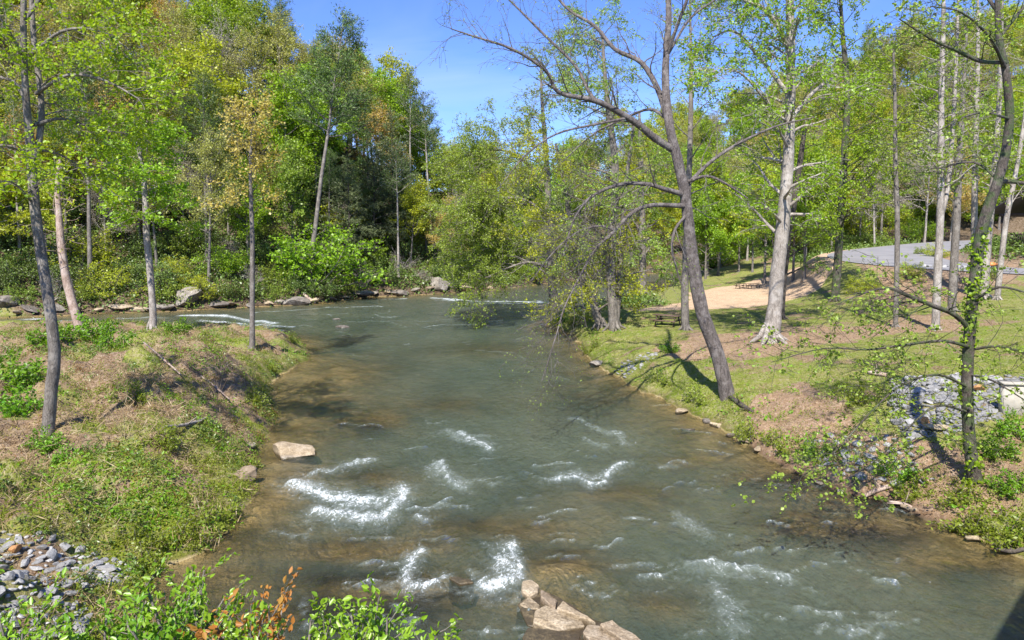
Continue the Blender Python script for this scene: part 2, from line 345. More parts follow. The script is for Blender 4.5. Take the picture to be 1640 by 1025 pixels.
shal = np.maximum.reduce([pxg(520, 610, 110, 55), .9*pxg(470, 690, 70, 60), .9*pxg(430, 800, 60, 90), .65*pxg(980, 800, 170, 45), .75*pxg(900, 900, 120, 50), .6*pxg(1120, 690, 110, 30), .55*pxg(1300, 830, 140, 30), .7*pxg(330, 930, 70, 60), .6*pxg(700, 850, 60, 40), .5*pxg(1450, 880, 120, 30)])
darkpaint = np.clip(np.maximum.reduce([pxg(905, 884, 45, 4), pxg(590, 675, 65, 24), 1.3*pxg(580, 960, 210, 60), .8*pxg(600, 768, 60, 18), 1.1*pxg(560, 885, 160, 25), .9*pxg(800, 850, 120, 22), .7*pxg(1000, 792, 60, 14), .9*pxg(1060, 968, 60, 22), .8*pxg(870, 985, 90, 40), .8*pxg(1260, 765, 130, 16), .9*pxg(1380, 850, 150, 24), .8*pxg(1560, 905, 120, 18), .6*pxg(700, 650, 80, 14), .5*pxg(1130, 740, 90, 18), .6*pxg(760, 560, 100, 12)])*(.4+1.2*fbm(GX, GY, 1.1, 4, 201)), 0, 1)*(SD > 0)  # dark reflection and depth painted into the bed colour; some spots are rock
slabm = pxg(905, 908, 75, 16)
depth = depth*(1-.84*shal)*(1-.3*darkpaint)*(1-.93*slabm)+(fbm(GX, GY, 1.3, 4, 71)-.5)*.3*np.clip(SDn, 0, 1)
HZ = np.where(SDn < 0, LAND, -np.clip(depth, .03, 3)-.02)
# road: graded flat across
ROAD = [(78, 45, 4.0), (62, 47, 4.1), (50, 50, 4.25), (43, 54, 4.45), (38.5, 59, 4.65), (37, 65, 4.9), (39, 72, 5.2), (44, 79, 5.5), (53, 87, 5.9), (64, 94, 6.4), (84, 102, 7.0)]
def catmull(pts, k=8):
    pts = [np.array(p, float) for p in pts]; out = []
    q = [2*pts[0]-pts[1]]+pts+[2*pts[-1]-pts[-2]]
    for i in range(1, len(q)-2):
        for j in range(k):
            t = j/k; out.append(.5*((2*q[i])+(-q[i-1]+q[i+1])*t+(2*q[i-1]-5*q[i]+4*q[i+1]-q[i+2])*t*t+(-q[i-1]+3*q[i]-3*q[i+1]+q[i+2])*t**3))
    out.append(pts[-1]); return np.array(out)
RC = catmull(ROAD, 8)
best = np.full(GX.shape, 1e9); rz_ = np.zeros(GX.shape)
for i in range(len(RC)-1):
    a, b = RC[i], RC[i+1]; vx, vy = b[0]-a[0], b[1]-a[1]; L = vx*vx+vy*vy
    t = np.clip(((GX-a[0])*vx+(GY-a[1])*vy)/L, 0, 1); d = np.hypot(GX-a[0]-t*vx, GY-a[1]-t*vy); z = a[2]+t*(b[2]-a[2])
    s_ = d < best; best = np.where(s_, d, best); rz_ = np.where(s_, z, rz_)
wr = 1-sstep(5.8, 9.5, best); HZ = HZ*(1-wr)+(rz_-.06)*wr
ROADD = best
def hgt(x, y):
    x = np.asarray(x, float); y = np.asarray(y, float)
    i = np.clip(np.searchsorted(gx, x)-1, 0, len(gx)-2); j = np.clip(np.searchsorted(gy, y)-1, 0, len(gy)-2)
    u = np.clip((x-gx[i])/(gx[i+1]-gx[i]), 0, 1); v = np.clip((y-gy[j])/(gy[j+1]-gy[j]), 0, 1)
    return (HZ[j, i]*(1-u)+HZ[j, i+1]*u)*(1-v)+(HZ[j+1, i]*(1-u)+HZ[j+1, i+1]*u)*v
YS = np.concatenate([np.arange(4, 80, .1), np.arange(80, 420, .5)])
def G(px, py, zmin=0.):
    """first ground point on the line of sight"""
    r = ray(px, py); t = YS/r[1]; x = r[0]*t; z = CAMH+r[2]*t; h = np.maximum(hgt(x, YS), zmin if zmin is not None else -9)
    k = np.argmax(z <= h)
    if z[k] > h[k]: k = len(YS)-1
    return np.array([x[k], YS[k], h[k]])
# --- ground masks
SAND = [W2(*p, 1.15) for p in [(985, 497), (1060, 495), (1140, 496), (1230, 496), (1300, 492), (1345, 482), (1380, 468), (1370, 456), (1330, 452), (1300, 455), (1230, 458), (1150, 460), (1105, 466), (1105, 478), (1060, 486), (1000, 491)]]
DIRT = [W2(*p, 1.6) for p in [(1060, 550), (1075, 540), (1110, 527), (1200, 534), (1300, 532), (1420, 536), (1640, 500), (1640, 458), (1460, 452), (1380, 470), (1400, 510), (1500, 540), (1620, 560), (1400, 555), (1250, 572), (1100, 566)]]
DIRT2 = [W2(*p, 1.2) for p in [(1190, 640), (1290, 620), (1330, 660), (1440, 700), (1560, 720), (1640, 700), (1640, 780), (1560, 770), (1400, 760), (1280, 715), (1200, 680)]]
nb = (fbm(GX, GY, .5, 4, 77)-.5)*4
def region(poly, soft=.6, amp=1.): return sstep(-soft, soft, sdist(GX, GY, poly)+nb*amp)
sand = region(SAND, .8, .35); dirt = region(DIRT, .7, .8); dirt2 = region(DIRT2, .4, .35)
hillm = np.where((GX < 14) & (GY > 62), 1., 0.); hillm = np.maximum(hillm, sstep(100, 112, GY)); hillm = np.maximum(hillm, sstep(6, 9, ROADD)*sstep(36, 40, GX)*sstep(48, 55, GY)*sstep(0, 4, GX-RC[:, 0].min()+0*GX))
pen_g = fbm(GX, GY, .42, 4, 91); pen_shore = np.exp(-dl/2.2)
grassL = sstep(.525, .61, fbm(GX, GY, .8, 5, 91)*.6+pen_g*.4+.16*pen_shore+.06*sstep(22, 15, GY))
grassR = np.clip(sstep(.30, .48, fbm(GX, GY, .45, 4, 95)+.25*pen_shore)-dirt-dirt2, 0, 1)*sstep(12, 8, GX-GY*.75+0*GX+8*0)
grassR = np.clip(sstep(.24, .42, fbm(GX, GY, .7, 5, 95)+.25*pen_shore)-dirt-dirt2, 0, 1)
gm = np.where(isL, grassL, grassR)*(1-hillm); gm = np.where(hillm > .5, .15, gm)
sand = sand*(~isL)*(1-hillm)
V = np.stack([GX, GY, HZ], -1).reshape(-1, 3)
ny, nx = GX.shape
ii = (np.arange(ny-1)[:, None]*nx+np.arange(nx-1)[None, :])
Q = np.stack([ii, ii+1, ii+nx+1, ii+nx], -1).reshape(-1, 4)
gme = mesh_np('ground', V, Q, None, True)
at = gme.color_attributes.new('mask', 'FLOAT_COLOR', 'POINT')
at.data.foreach_set('color', np.stack([gm, sand, hillm, np.where(SD > .2, darkpaint, np.where(isL, 0., np.maximum(dirt, dirt2)))], -1).astype(np.float32).ravel())
m, nt, out = mat('ground_soil'); L = nt.links
a_ = N(nt, 'VertexColor'); a_.layer_name = 'mask'; sp = N(nt, 'SeparateColor'); L.new(a_.outputs[0], sp.inputs[0])
g = N(nt, 'NewGeometry'); pos = g.outputs['Position']; sx = N(nt, 'SeparateXYZ'); L.new(pos, sx.inputs[0])
nA = noise(nt, .7, 8, .65, .3, pos); nB = noise(nt, 6, 8, .7, .4, pos); nC = noise(nt, 28, 4, .7, 0., pos); nD = noise(nt, .12, 4, .5, 0., pos)
soil = ramp(nt, [(.3, (.10, .065, .035)), (.5, (.23, .155, .09)), (.7, (.36, .27, .17))], nB)
soil2 = mixc(nt, ramp(nt, [(.45, 0.), (.6, .8)], nA).outputs[0], soil.outputs[0], (.27, .21, .10))
red = ramp(nt, [(.3, (.18, .11, .06)), (.55, (.34, .23, .14)), (.75, (.44, .33, .22))], nB)
grs = ramp(nt, [(.28, (.07, .11, .012)), (.5, (.16, .22, .02)), (.72, (.26, .31, .04))], nB)
grs2 = mixc(nt, ramp(nt, [(.42, 0.), (.62, .85)], nA).outputs[0], grs.outputs[0], (.27, .25, .08))
snd0 = ramp(nt, [(.3, (.46, .31, .18)), (.6, (.66, .48, .31)), (.8, (.72, .55, .38))], nB); snd = N(nt, 'HueSaturation'); L.new(mixc(nt, ramp(nt, [(.52, 0.), (.64, .55)], nA).outputs[0], snd0.outputs[0], (.36, .24, .14)), snd.inputs['Color'])
lit = ramp(nt, [(.3, (.04, .028, .016)), (.5, (.09, .065, .035)), (.7, (.16, .11, .06))], nB)
c = mixc(nt, a_.outputs['Alpha'], soil2, red.outputs[0])
gf = ramp(nt, [(.35, 0.), (.6, 1.)], math_(nt, 'ADD', sp.outputs[0], math_(nt, 'MULTIPLY', math_(nt, 'SUBTRACT', nB, .5), .9)))
c = mixc(nt, gf.outputs[0], c, grs2)
c = mixc(nt, sp.outputs[2], c, lit.outputs[0])
sf = ramp(nt, [(.4, 0.), (.6, 1.)], math_(nt, 'ADD', sp.outputs[1], math_(nt, 'MULTIPLY', math_(nt, 'SUBTRACT', nA, .5), .7)))
c = mixc(nt, sf.outputs[0], c, snd.outputs[0])
vv = N(nt, 'TexVoronoi', Scale=9.); vv.inputs['Randomness'].default_value = 1; vw = N(nt, 'VectorMath', operation='ADD'); nv_ = N(nt, 'TexNoise', Scale=3., Detail=3.); L.new(pos, nv_.inputs['Vector']); L.new(pos, vw.inputs[0]); L.new(nv_.outputs['Color'], vw.inputs[1]); L.new(vw.outputs[0], vv.inputs['Vector'])
sv = N(nt, 'SeparateColor'); L.new(vv.outputs['Color'], sv.inputs[0])
c = mixc(nt, math_(nt, 'MULTIPLY', ramp(nt, [(.45, 0.), (.5, 1.)], sv.outputs[0]).outputs[0], .35), c, mixc(nt, sv.outputs[1], (.16, .10, .07), (.50, .40, .32)))
c = mixc(nt, math_(nt, 'MULTIPLY', ramp(nt, [(.38, 1.), (.52, 0.)], nC).outputs[0], .6), c, mixc(nt, 1., c, (.30, .27, .24), 'MULTIPLY'))
# muddy edge and river bed: tan gravel, dark rock, plus painted dark for reflection and depth
bed = ramp(nt, [(.28, (.09, .07, .03)), (.40, (.28, .21, .09)), (.54, (.50, .38, .19)), (.75, (.62, .50, .31))], noise(nt, .55, 7, .62, .5, pos))
bv = N(nt, 'TexVoronoi', Scale=3.2); L.new(pos, bv.inputs['Vector'])
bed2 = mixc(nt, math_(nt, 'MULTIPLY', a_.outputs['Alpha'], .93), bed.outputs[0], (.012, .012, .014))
bedc = mixc(nt, .35, bed2, mixc(nt, 1., bed2, ramp(nt, [(0, .35), (1, 1.)], bv.outputs['Distance']).outputs[0], 'MULTIPLY'))
bf = ramp(nt, [(.0, 1.), (1., 0.)], math_(nt, 'MULTIPLY_ADD', sx.outputs[2], 12., .3)).outputs[0]
wetb = ramp(nt, [(.0, 1.), (1., 0.)], math_(nt, 'MULTIPLY_ADD', sx.outputs[2], 3.5, math_(nt, 'MULTIPLY_ADD', nA, .8, -.4))).outputs[0]
c = mixc(nt, math_(nt, 'MULTIPLY', wetb, .75), c, mixc(nt, 1., c, (.30, .24, .20), 'MULTIPLY'))
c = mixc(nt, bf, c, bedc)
b = N(nt, 'BsdfPrincipled', Roughness=.95); L.new(c, b.inputs['Base Color']); b.inputs['Specular IOR Level'].default_value = .15
bp = N(nt, 'Bump', Strength=.8, Distance=.08); L.new(math_(nt, 'ADD', nB, math_(nt, 'MULTIPLY', nC, .4)), bp.inputs['Height']); L.new(bp.outputs[0], b.inputs['Normal'])
L.new(b.outputs[0], out.inputs[0]); gme.materials.append(m)
tag(link('ground', gme), kind='structure')

# --- road surface
hw = 5.2
tn = np.gradient(RC[:, :2], axis=0); tn = nrm(tn); no = np.stack([-tn[:, 1], tn[:, 0]], -1)
ks = np.linspace(-1, 1, 9)
RV = np.concatenate([np.stack([RC[:, 0]+no[:, 0]*hw*k, RC[:, 1]+no[:, 1]*hw*k, RC[:, 2]+.06-.05*k*k-.0], -1)[:, None, :] for k in ks], 1)
mm = len(RC); jj = np.arange(mm-1)[:, None]*9+np.arange(8)[None, :]
m, nt, out = mat('asphalt_worn'); L = nt.links; g = N(nt, 'NewGeometry')
n1 = noise(nt, .5, 5, .6, 0., g.outputs['Position']); n2 = noise(nt, 30, 3, .6, 0., g.outputs['Position'])
c = ramp(nt, [(.3, (.19, .185, .19)), (.7, (.29, .28, .28))], n1); n3 = noise(nt, 1.7, 8, .75, 1.2, g.outputs['Position']); c2 = mixc(nt, math_(nt, 'MULTIPLY', n2, .4), c.outputs[0], (.12, .12, .12)); c2 = mixc(nt, ramp(nt, [(.52, 0.), (.66, .6)], n3).outputs[0], c2, (.26, .22, .17)); c2 = mixc(nt, ramp(nt, [(.30, .5), (.42, 0.)], n3).outputs[0], c2, (.10, .10, .10))
b = N(nt, 'BsdfPrincipled', Roughness=.9); L.new(c2, b.inputs['Base Color']); L.new(b.outputs[0], out.inputs[0])
tag(link('road', mesh_np('road', RV.reshape(-1, 3), np.stack([jj, jj+9, jj+10, jj+1], -1).reshape(-1, 4), m, True)), kind='structure')

# ------------------------------------------------------------------ water
wy = axis_([np.arange(6, 42, .13), np.arange(42, 80, .3), np.arange(80, 190, 1.2)]); wx = axis_([np.arange(-140, -40, 2.), np.arange(-40, -18, .5), np.arange(-18, 18, .13), np.arange(18, 60, .8)])
WX, WY = np.meshgrid(wx, wy)
FOAM = [ ([(500, 782), (560, 795), (600, 808)], 20, .75), ([(560, 812), (610, 800), (640, 780)], 20, .7), ([(655, 885), (652, 930), (700, 930)], 16, .7), ([(800, 905), (800, 940)], 20, .75), ([(900, 762), (960, 758), (1000, 748)], 14, .6), ([(1120, 908), (1190, 908), (1250, 916)], 12, .6), ([(700, 745), (740, 770)], 16, .5), ([(1150, 940), (1175, 1000)], 22, .5), ([(1100, 830), (1135, 860)], 18, .45), ([(720, 690), (780, 715)], 14, .5),
  # pixel polyline, half width px, strength
 ([(468, 774), (505, 790), (545, 798), (582, 802)], 13, 1.1), ([(520, 822), (560, 822), (598, 832), (625, 812), (648, 785)], 14, 1.1), ([(500, 768), (545, 752), (585, 738)], 9, .75), ([(560, 800), (610, 800), (650, 782)], 12, .6),
 ([(684, 876), (655, 905), (645, 934), (668, 938), (712, 924)], 9, 1.15), ([(672, 890), (660, 925)], 9, .7), ([(805, 890), (820, 915), (815, 938), (796, 948), (772, 936)], 13, 1.2), ([(830, 905), (810, 935)], 10, .8),
 ([(890, 768), (935, 770), (978, 764), (992, 746), (1012, 742)], 8, .9), ([(940, 765), (985, 752)], 10, .6), ([(738, 690), (758, 704), (782, 722)], 6, .9), ([(755, 697), (780, 700)], 6, .5),
 ([(708, 738), (720, 768), (740, 776)], 7, .8), ([(715, 765), (760, 765), (790, 780)], 5, .5), ([(676, 824), (696, 826)], 6, 1.), ([(658, 812), (695, 808), (725, 796)], 4, .8),
 ([(440, 853), (500, 862), (510, 850)], 6, .5), ([(490, 840), (540, 835)], 6, .45), ([(1112, 905), (1150, 902), (1195, 908), (1262, 914)], 7, .8), ([(1120, 915), (1200, 922)], 9, .45),
 ([(1090, 825), (1120, 848), (1140, 860)], 7, .45), ([(905, 672), (960, 678), (1010, 695), (1015, 712)], 8, .55), ([(935, 700), (985, 706)], 6, .5), ([(1060, 745), (1100, 752)], 7, .45), ([(1090, 690), (1140, 695)], 5, .4),
 ([(1265, 962), (1310, 972), (1345, 986)], 5, .75), ([(1180, 960), (1165, 1000), (1180, 1025)], 9, .5), ([(770, 1000), (800, 1015), (825, 1016)], 5, .8), ([(625, 965), (650, 985), (668, 1000)], 6, .6), ([(490, 960), (495, 1000)], 8, .5),
 ([(750, 905), (770, 940)], 4, .6), ([(610, 870), (680, 862)], 5, .3), ([(1330, 760), (1260, 770), (1200, 765)], 7, .35),
 # far rapids
 ([(290, 505), (340, 503), (400, 512), (440, 518)], 4.5, 1.1), ([(330, 512), (400, 522), (450, 530)], 4.5, 1.1), ([(380, 517), (470, 524)], 3.5, .9), ([(0, 516), (60, 512)], 3.5, 1.1), ([(100, 512), (150, 514)], 2.5, .8), ([(180, 512), (260, 510)], 2.5, .8),
 ([(410, 500), (480, 496), (520, 494)], 2, .6), ([(530, 492), (570, 492), (610, 491)], 2, .8), ([(610, 480), (650, 479)], 2, .9), ([(690, 479), (760, 483), (870, 484)], 2., 1.1), ([(740, 486), (850, 487)], 1.5, .8), ([(560, 515), (700, 512), (760, 508)], 2, .4),
 ([(690, 478), (740, 481)], 2, .9), ([(700, 520), (800, 516)], 2, .5), ([(480, 505), (560, 502)], 1.5, .5), ([(600, 506), (640, 507)], 1.5, .5), ([(760, 560), (840, 575)], 3, .4), ([(880, 600), (930, 620)], 3, .3), ([(520, 560), (620, 575)], 3, .25)]
frg = random.Random(3)
for k in range(150):      # small scattered breaks of the surface
    px, py = frg.uniform(560, 1480), 640+380*frg.random()**.8
    if k > 115: px, py = frg.uniform(480, 900), frg.uniform(475, 560)
    a = frg.uniform(-.5, .6); l_ = frg.uniform(8, 34)*(.4+.6*(py-375)/400)
    FOAM.append(([(px-l_*math.cos(a), py-l_*math.sin(a)*.5), (px, py+frg.uniform(-3, 3)), (px+l_*math.cos(a), py+l_*math.sin(a)*.5)], frg.uniform(1.2, 3.0)*(py-375)/330, frg.uniform(.35, .75)))
wkk = np.clip(WY/22, .6, 3.)
WXw = WX+(fbm(WX/wkk, WY/wkk, 1.1, 4, 61)-.5)*1.1*np.clip(wkk, .6, 1.3); WYw = WY+(fbm(WX/wkk, WY/wkk, 1.1, 4, 67)-.5)*1.5*wkk
foam = np.zeros(WX.shape)
for pl, hwp, st in FOAM:
    q = [W2(*p) for p in pl]; my = np.mean([p[1] for p in q]); s_ = hwp*my/FPX
    # widths grow in depth at low grazing angles
    d = polydist(WXw, WYw/(1+my*.02), [(p[0], p[1]/(1+my*.02)) for p in q], False)
    foam = np.maximum(foam, np.maximum(st*np.exp(-(d/(s_*1.1))**2), (.40*st*np.exp(-(d/(s_*3.0))**2) if hwp > 5.5 else 0)))
hb = hgt(WX, WY); dep = np.clip(-hb, 0, 3)
edge = np.exp(-np.clip(dep, 0, 1)/.05)*.0
rip = (fbm(WX*.9, WY*.55, 1.1, 4, 5)-.5)*.07+(fbm(WX, WY, 3.2, 3, 8)-.5)*.03
chop = (fbm(WX, WY, 2.6, 4, 15)-.35)*.30*np.clip(foam, 0, 1.1)*np.clip(20/WY, .5, 1)
WZz = rip*1.5+chop+.03*np.clip(foam, 0, 1)
ny, nx = WX.shape; ii = (np.arange(ny-1)[:, None]*nx+np.arange(nx-1)[None, :])
wme = mesh_np('river_water', np.stack([WX, WY, WZz], -1).reshape(-1, 3), np.stack([ii, ii+1, ii+nx+1, ii+nx], -1).reshape(-1, 4), None, True)
at = wme.color_attributes.new('wmask', 'FLOAT_COLOR', 'POINT')
def gridW(A):
    i = np.clip(np.searchsorted(gx, WX)-1, 0, len(gx)-2); j = np.clip(np.searchsorted(gy, WY)-1, 0, len(gy)-2); return A[j, i]
murk = (1-np.exp(-dep*1.75))*(1-.78*gridW(darkpaint))   # murk thinned so the painted dark patches show through
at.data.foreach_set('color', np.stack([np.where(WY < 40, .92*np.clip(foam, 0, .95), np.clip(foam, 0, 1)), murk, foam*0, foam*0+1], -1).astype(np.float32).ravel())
m, nt, out = mat('river_water'); L = nt.links
a_ = N(nt, 'VertexColor'); a_.layer_name = 'wmask'; sp = N(nt, 'SeparateColor'); L.new(a_.outputs[0], sp.inputs[0])
g = N(nt, 'NewGeometry'); mpn = N(nt, 'Mapping'); mpn.inputs['Rotation'].default_value = (0, 0, R(-18)); mpn.inputs['Scale'].default_value = (1.0, .55, 1); L.new(g.outputs['Position'], mpn.inputs[0]); vec = mpn.outputs[0]
w1 = noise(nt, 1.6, 6, .6, 1.2, vec); w2 = noise(nt, 7, 5, .65, .8, vec); w3 = noise(nt, .25, 3, .5, .5, vec)
hh = math_(nt, 'ADD', math_(nt, 'ADD', math_(nt, 'MULTIPLY', w1, 1.), math_(nt, 'MULTIPLY', w2, .40)), math_(nt, 'MULTIPLY', noise(nt, 26, 3, .6, .3, vec), .06))
bp = N(nt, 'Bump', Strength=.8, Distance=.22); L.new(hh, bp.inputs['Height'])
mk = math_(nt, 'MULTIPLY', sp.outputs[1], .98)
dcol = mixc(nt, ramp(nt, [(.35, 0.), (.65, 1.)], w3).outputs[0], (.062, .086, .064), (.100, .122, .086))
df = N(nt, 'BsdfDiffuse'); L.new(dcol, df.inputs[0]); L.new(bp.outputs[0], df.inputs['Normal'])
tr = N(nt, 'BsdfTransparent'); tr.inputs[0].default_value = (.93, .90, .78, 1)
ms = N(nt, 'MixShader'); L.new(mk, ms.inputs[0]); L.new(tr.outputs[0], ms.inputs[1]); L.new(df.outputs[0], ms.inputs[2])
gl = N(nt, 'BsdfGlossy', Roughness=.08); L.new(bp.outputs[0], gl.inputs['Normal'])
fr = N(nt, 'Fresnel', IOR=1.33); L.new(bp.outputs[0], fr.inputs['Normal'])
m2 = N(nt, 'MixShader'); L.new(math_(nt, 'MULTIPLY', fr.outputs[0], 1.0, clamp=True), m2.inputs[0]); L.new(ms.outputs[0], m2.inputs[1]); L.new(gl.outputs[0], m2.inputs[2])
mf = N(nt, 'Mapping'); mf.inputs['Rotation'].default_value = (0, 0, R(-18)); mf.inputs['Scale'].default_value = (1.0, .7, 1); L.new(g.outputs['Position'], mf.inputs[0])
f1 = noise(nt, 4.0, 9, .78, 1.8, mf.outputs[0]); f2 = noise(nt, 20, 5, .75, 1., mf.outputs[0])
fs = math_(nt, 'ADD', math_(nt, 'MULTIPLY', f1, .55), math_(nt, 'MULTIPLY', f2, .45))
ft = math_(nt, 'MULTIPLY_ADD', math_(nt, 'SUBTRACT', fs, .5), 7.5, math_(nt, 'MULTIPLY_ADD', sp.outputs[0], 1.25, -.90))
ff = math_(nt, 'MULTIPLY', ft, 1.3, clamp=True)
flk = math_(nt, 'MULTIPLY', ramp(nt, [(.66, 0.), (.74, .8)], noise(nt, 9, 6, .75, 1.5, mf.outputs[0])).outputs[0], ramp(nt, [(.5, 0.), (.62, 1.)], noise(nt, .6, 4, .6, 0., g.outputs['Position'])).outputs[0])
ffa = math_(nt, 'MAXIMUM', ff, flk)
fd = N(nt, 'BsdfDiffuse'); fd.inputs[0].default_value = (.80, .83, .85, 1)
ae = math_(nt, 'MULTIPLY', ramp(nt, [(.35, 0.), (.62, 1.)], math_(nt, 'MULTIPLY_ADD', f1, .6, math_(nt, 'MULTIPLY', sp.outputs[0], .38))).outputs[0], .38)
ad = N(nt, 'BsdfDiffuse'); ad.inputs[0].default_value = (.30, .35, .33, 1); ma = N(nt, 'MixShader'); L.new(math_(nt, 'MULTIPLY', ae, ramp(nt, [(.02, 0.), (.25, 1.)], sp.outputs[0]).outputs[0]), ma.inputs[0]); L.new(m2.outputs[0], ma.inputs[1]); L.new(ad.outputs[0], ma.inputs[2]); m2 = ma
m3 = N(nt, 'MixShader'); L.new(math_(nt, 'MULTIPLY', ffa, .85), m3.inputs[0]); L.new(m2.outputs[0], m3.inputs[1]); L.new(fd.outputs[0], m3.inputs[2])
L.new(m3.outputs[0], out.inputs[0]); wme.materials.append(m)
tag(link('river_water', wme), kind='structure')

# ------------------------------------------------------------------ tree maker
class Tree:
    rs = 1.
    def __init__(s, seed): s.rng = np.random.default_rng(seed); s.w = MB(); s.lp = []; s.ls = []; s.la = []
    def limb(s, pts, rad, k=7, knob=.06): s.w.tube(pts, rad, k, knob=knob, rng=s.rng)
    def branch(s, p, d, L, r, lv, o):
        rng = s.rng; n = max(3, min(9, int(L/o.get('seg', .5))+2)); d = nrm(np.array(d, float)); pts = [np.array(p, float)]
        wa = o.get('wander', .18); tr_ = o.get('trop', [.02, .05, -.02, -.05])[min(lv, 3)]
        for i in range(n):
            d = nrm(d+rng.normal(size=3)*wa+np.array([0, 0, tr_])); pts.append(pts[-1]+d*L/n)
        pts = np.array(pts); rad = r*(1-np.linspace(0, .8, n+1))
        s.w.tube(pts, np.maximum(rad, o.get('rmin', .006)), 5 if lv < 2 else 3)
        s.spawn(pts, r, L, lv, o)
    def spawn(s, pts, r, L, lv, o, t0=None, num=None):
        rng = s.rng; mx = o.get('levels', 3)
        if lv < mx:
            nc = num if num is not None else max(2, int(round(L*o['dens'][min(lv, len(o['dens'])-1)]*rng.uniform(.8, 1.2)))); nc = min(nc, 60)
            t0 = o.get('t0', .25) if t0 is None else t0; n = len(pts)-1
            for k in range(nc):
                t = t0+(1-t0)*((k+rng.uniform(.1, .9))/nc); f = t*n; i = min(int(f), n-1); q = pts[i]+(pts[i+1]-pts[i])*(f-i); tg = nrm(pts[i+1]-pts[i])
                rd = rng.normal(size=3); rd = nrm(rd-tg*(rd@tg)); an = R(o.get('ang', 50))*rng.uniform(.7, 1.25)
                dd = tg*math.cos(an)+rd*math.sin(an); dd[2] *= o.get('flat', .8)
                cl = (L*o.get('ratio', .55)*(1.15-.6*t) if o.get('abs') is None else o['abs'][min(lv, len(o['abs'])-1)]*(1.2-.5*t))*rng.uniform(.7, 1.25)
                s.branch(q, dd, cl, max(o.get('rmin', .008), r*(1-.75*t)*.5), lv+1, o)
        if lv >= o.get('leaf_from', mx) and o.get('lpm', 6) > 0:
            nl = int(L*o['lpm']*rng.uniform(.7, 1.3)); 
            if nl > 0:
                f = rng.uniform(.15, 1.0, nl)*(len(pts)-1); i = np.minimum(f.astype(int), len(pts)-2); q = pts[i]+(pts[i+1]-pts[i])*(f-i)[:, None]
                q = q+rng.normal(size=(nl, 3))*o.get('spread', .2); kc = o.get('clus', 1)
                if kc > 1: q = np.repeat(q, kc, 0)+rng.normal(size=(nl*kc, 3))*o['lsize']*.55; nl *= kc
                s.lp.append(q); s.ls.append(o['lsize']*rng.uniform(.45, 1.3, nl))
                s.la.append(np.repeat(nrm(pts[-1]-pts[0])[None], nl, 0))
    def meshes(s, name, bark, leaf, asp=.6, up=.6, fold=False, axis=False):
        wm = s.w.mesh(name+'_trunk', bark, True); lm = None
        if s.lp:
            mb = MB(); leaves(mb, np.vstack(s.lp), np.concatenate(s.ls), asp, up, s.rng, fold, np.vstack(s.la) if axis else None); lm = mb.mesh(name+'_crown', leaf)
        return wm, lm
def place_tree(name, wm, lm, loc, rz, s, label, cat='tree', group=None, rx=0, ry=0):
    e = empty(name, loc, rz, s); e.rotation_euler = (rx, ry, rz); link('trunk', wm, e)
    if lm: link('crown', lm, e)
    tag(e, label, cat, group); return e
def straight_tree(seed, H, r0, crown0, o, nb, bl, lean=.02, prof_=None, up0=70, top=.12):
    """trunk with side branches from crown0*H upward"""
    t = Tree(seed); rng = t.rng; n = 12; zz = np.linspace(-.6, H, n+1)
    wob = np.cumsum(rng.normal(size=(n+1, 2))*lean*H/n, 0); wob -= wob[0]
    pts = np.column_stack([wob, zz]); u = np.clip(zz/H, 0, 1); rad = r0*(1-u*(1-top)); rad[0] *= 1.45; rad[1] *= 1.05
    t.limb(pts, rad, 9)
    for k in range(5):
        az = k*1.26+rng.uniform(-.3, .3); c_ = np.array([math.cos(az), math.sin(az), 0]); t.w.tube([c_*r0*.4+[0, 0, r0*2.4], c_*r0*1.1+[0, 0, r0*.7], c_*r0*2.4-[0, 0, .15]], [r0*.3, r0*.34, r0*.15], 5)
    for k in range(nb):
        v = (k+rng.uniform(0, 1))/nb; h = crown0+(1-crown0)*v; f = h*n; i = min(int(f), n-1); q = pts[i]+(pts[i+1]-pts[i])*(f-i)
        az = k*2.4+rng.uniform(-.5, .5); ln = bl*(prof_(v) if prof_ else (.45+.9*math.sin(math.pi*min(1, .2+.8*v))*(1.1-.5*v)))*rng.uniform(.75, 1.25)
        el = R(90-up0*(1-.55*v)*rng.uniform(.8, 1.1)); t.branch(q, (math.cos(az)*math.cos(el), math.sin(az)*math.cos(el), math.sin(el)), ln, r0*(1-h)*.45+.02, 1, o)
    return t
# prototypes for the woods -------------------------------------------------
PRO = {}
def proto(key, t, bark, leaf, **kw): PRO[key] = t.meshes(key, M[bark], M[leaf], **kw)
oB = dict(dens=[1, 1.5, 2.0], levels=3, ratio=.5, ang=50, lpm=13, lsize=.34, spread=.30, leaf_from=2, wander=.15, seg=.7, rmin=.015)
for i in range(2): proto(f'broad{i}', straight_tree(10+i, 19, .24, .28, oB, 30, 4.6), 'bk_grey', 'lf_bright', asp=.75)
for i in range(2): proto(f'yellow{i}', straight_tree(20+i, 20, .24, .35, dict(oB, lpm=11), 26, 4.4), 'bk_grey', 'lf_yellow', asp=.75)
for i in range(2): proto(f'olive{i}', straight_tree(30+i, 20, .22, .35, dict(oB, lpm=12, lsize=.22, spread=.22), 30, 4.2), 'bk_grey', 'lf_olive', asp=.75)
proto('mid0', straight_tree(38, 19, .24, .25, dict(oB, lpm=13), 30, 4.4), 'bk_grey', 'lf_mid', asp=.75)
proto('grey0', straight_tree(40, 18, .18, .3, dict(oB, lpm=5, lsize=.16, dens=[1, 2.2, 2.6]), 30, 3.8), 'bk_pale', 'lf_grey', asp=.7)
proto('tan0', straight_tree(41, 17, .2, .3, dict(oB, lpm=12, lsize=.26), 28, 4.2), 'bk_pale', 'lf_tan', asp=.8)
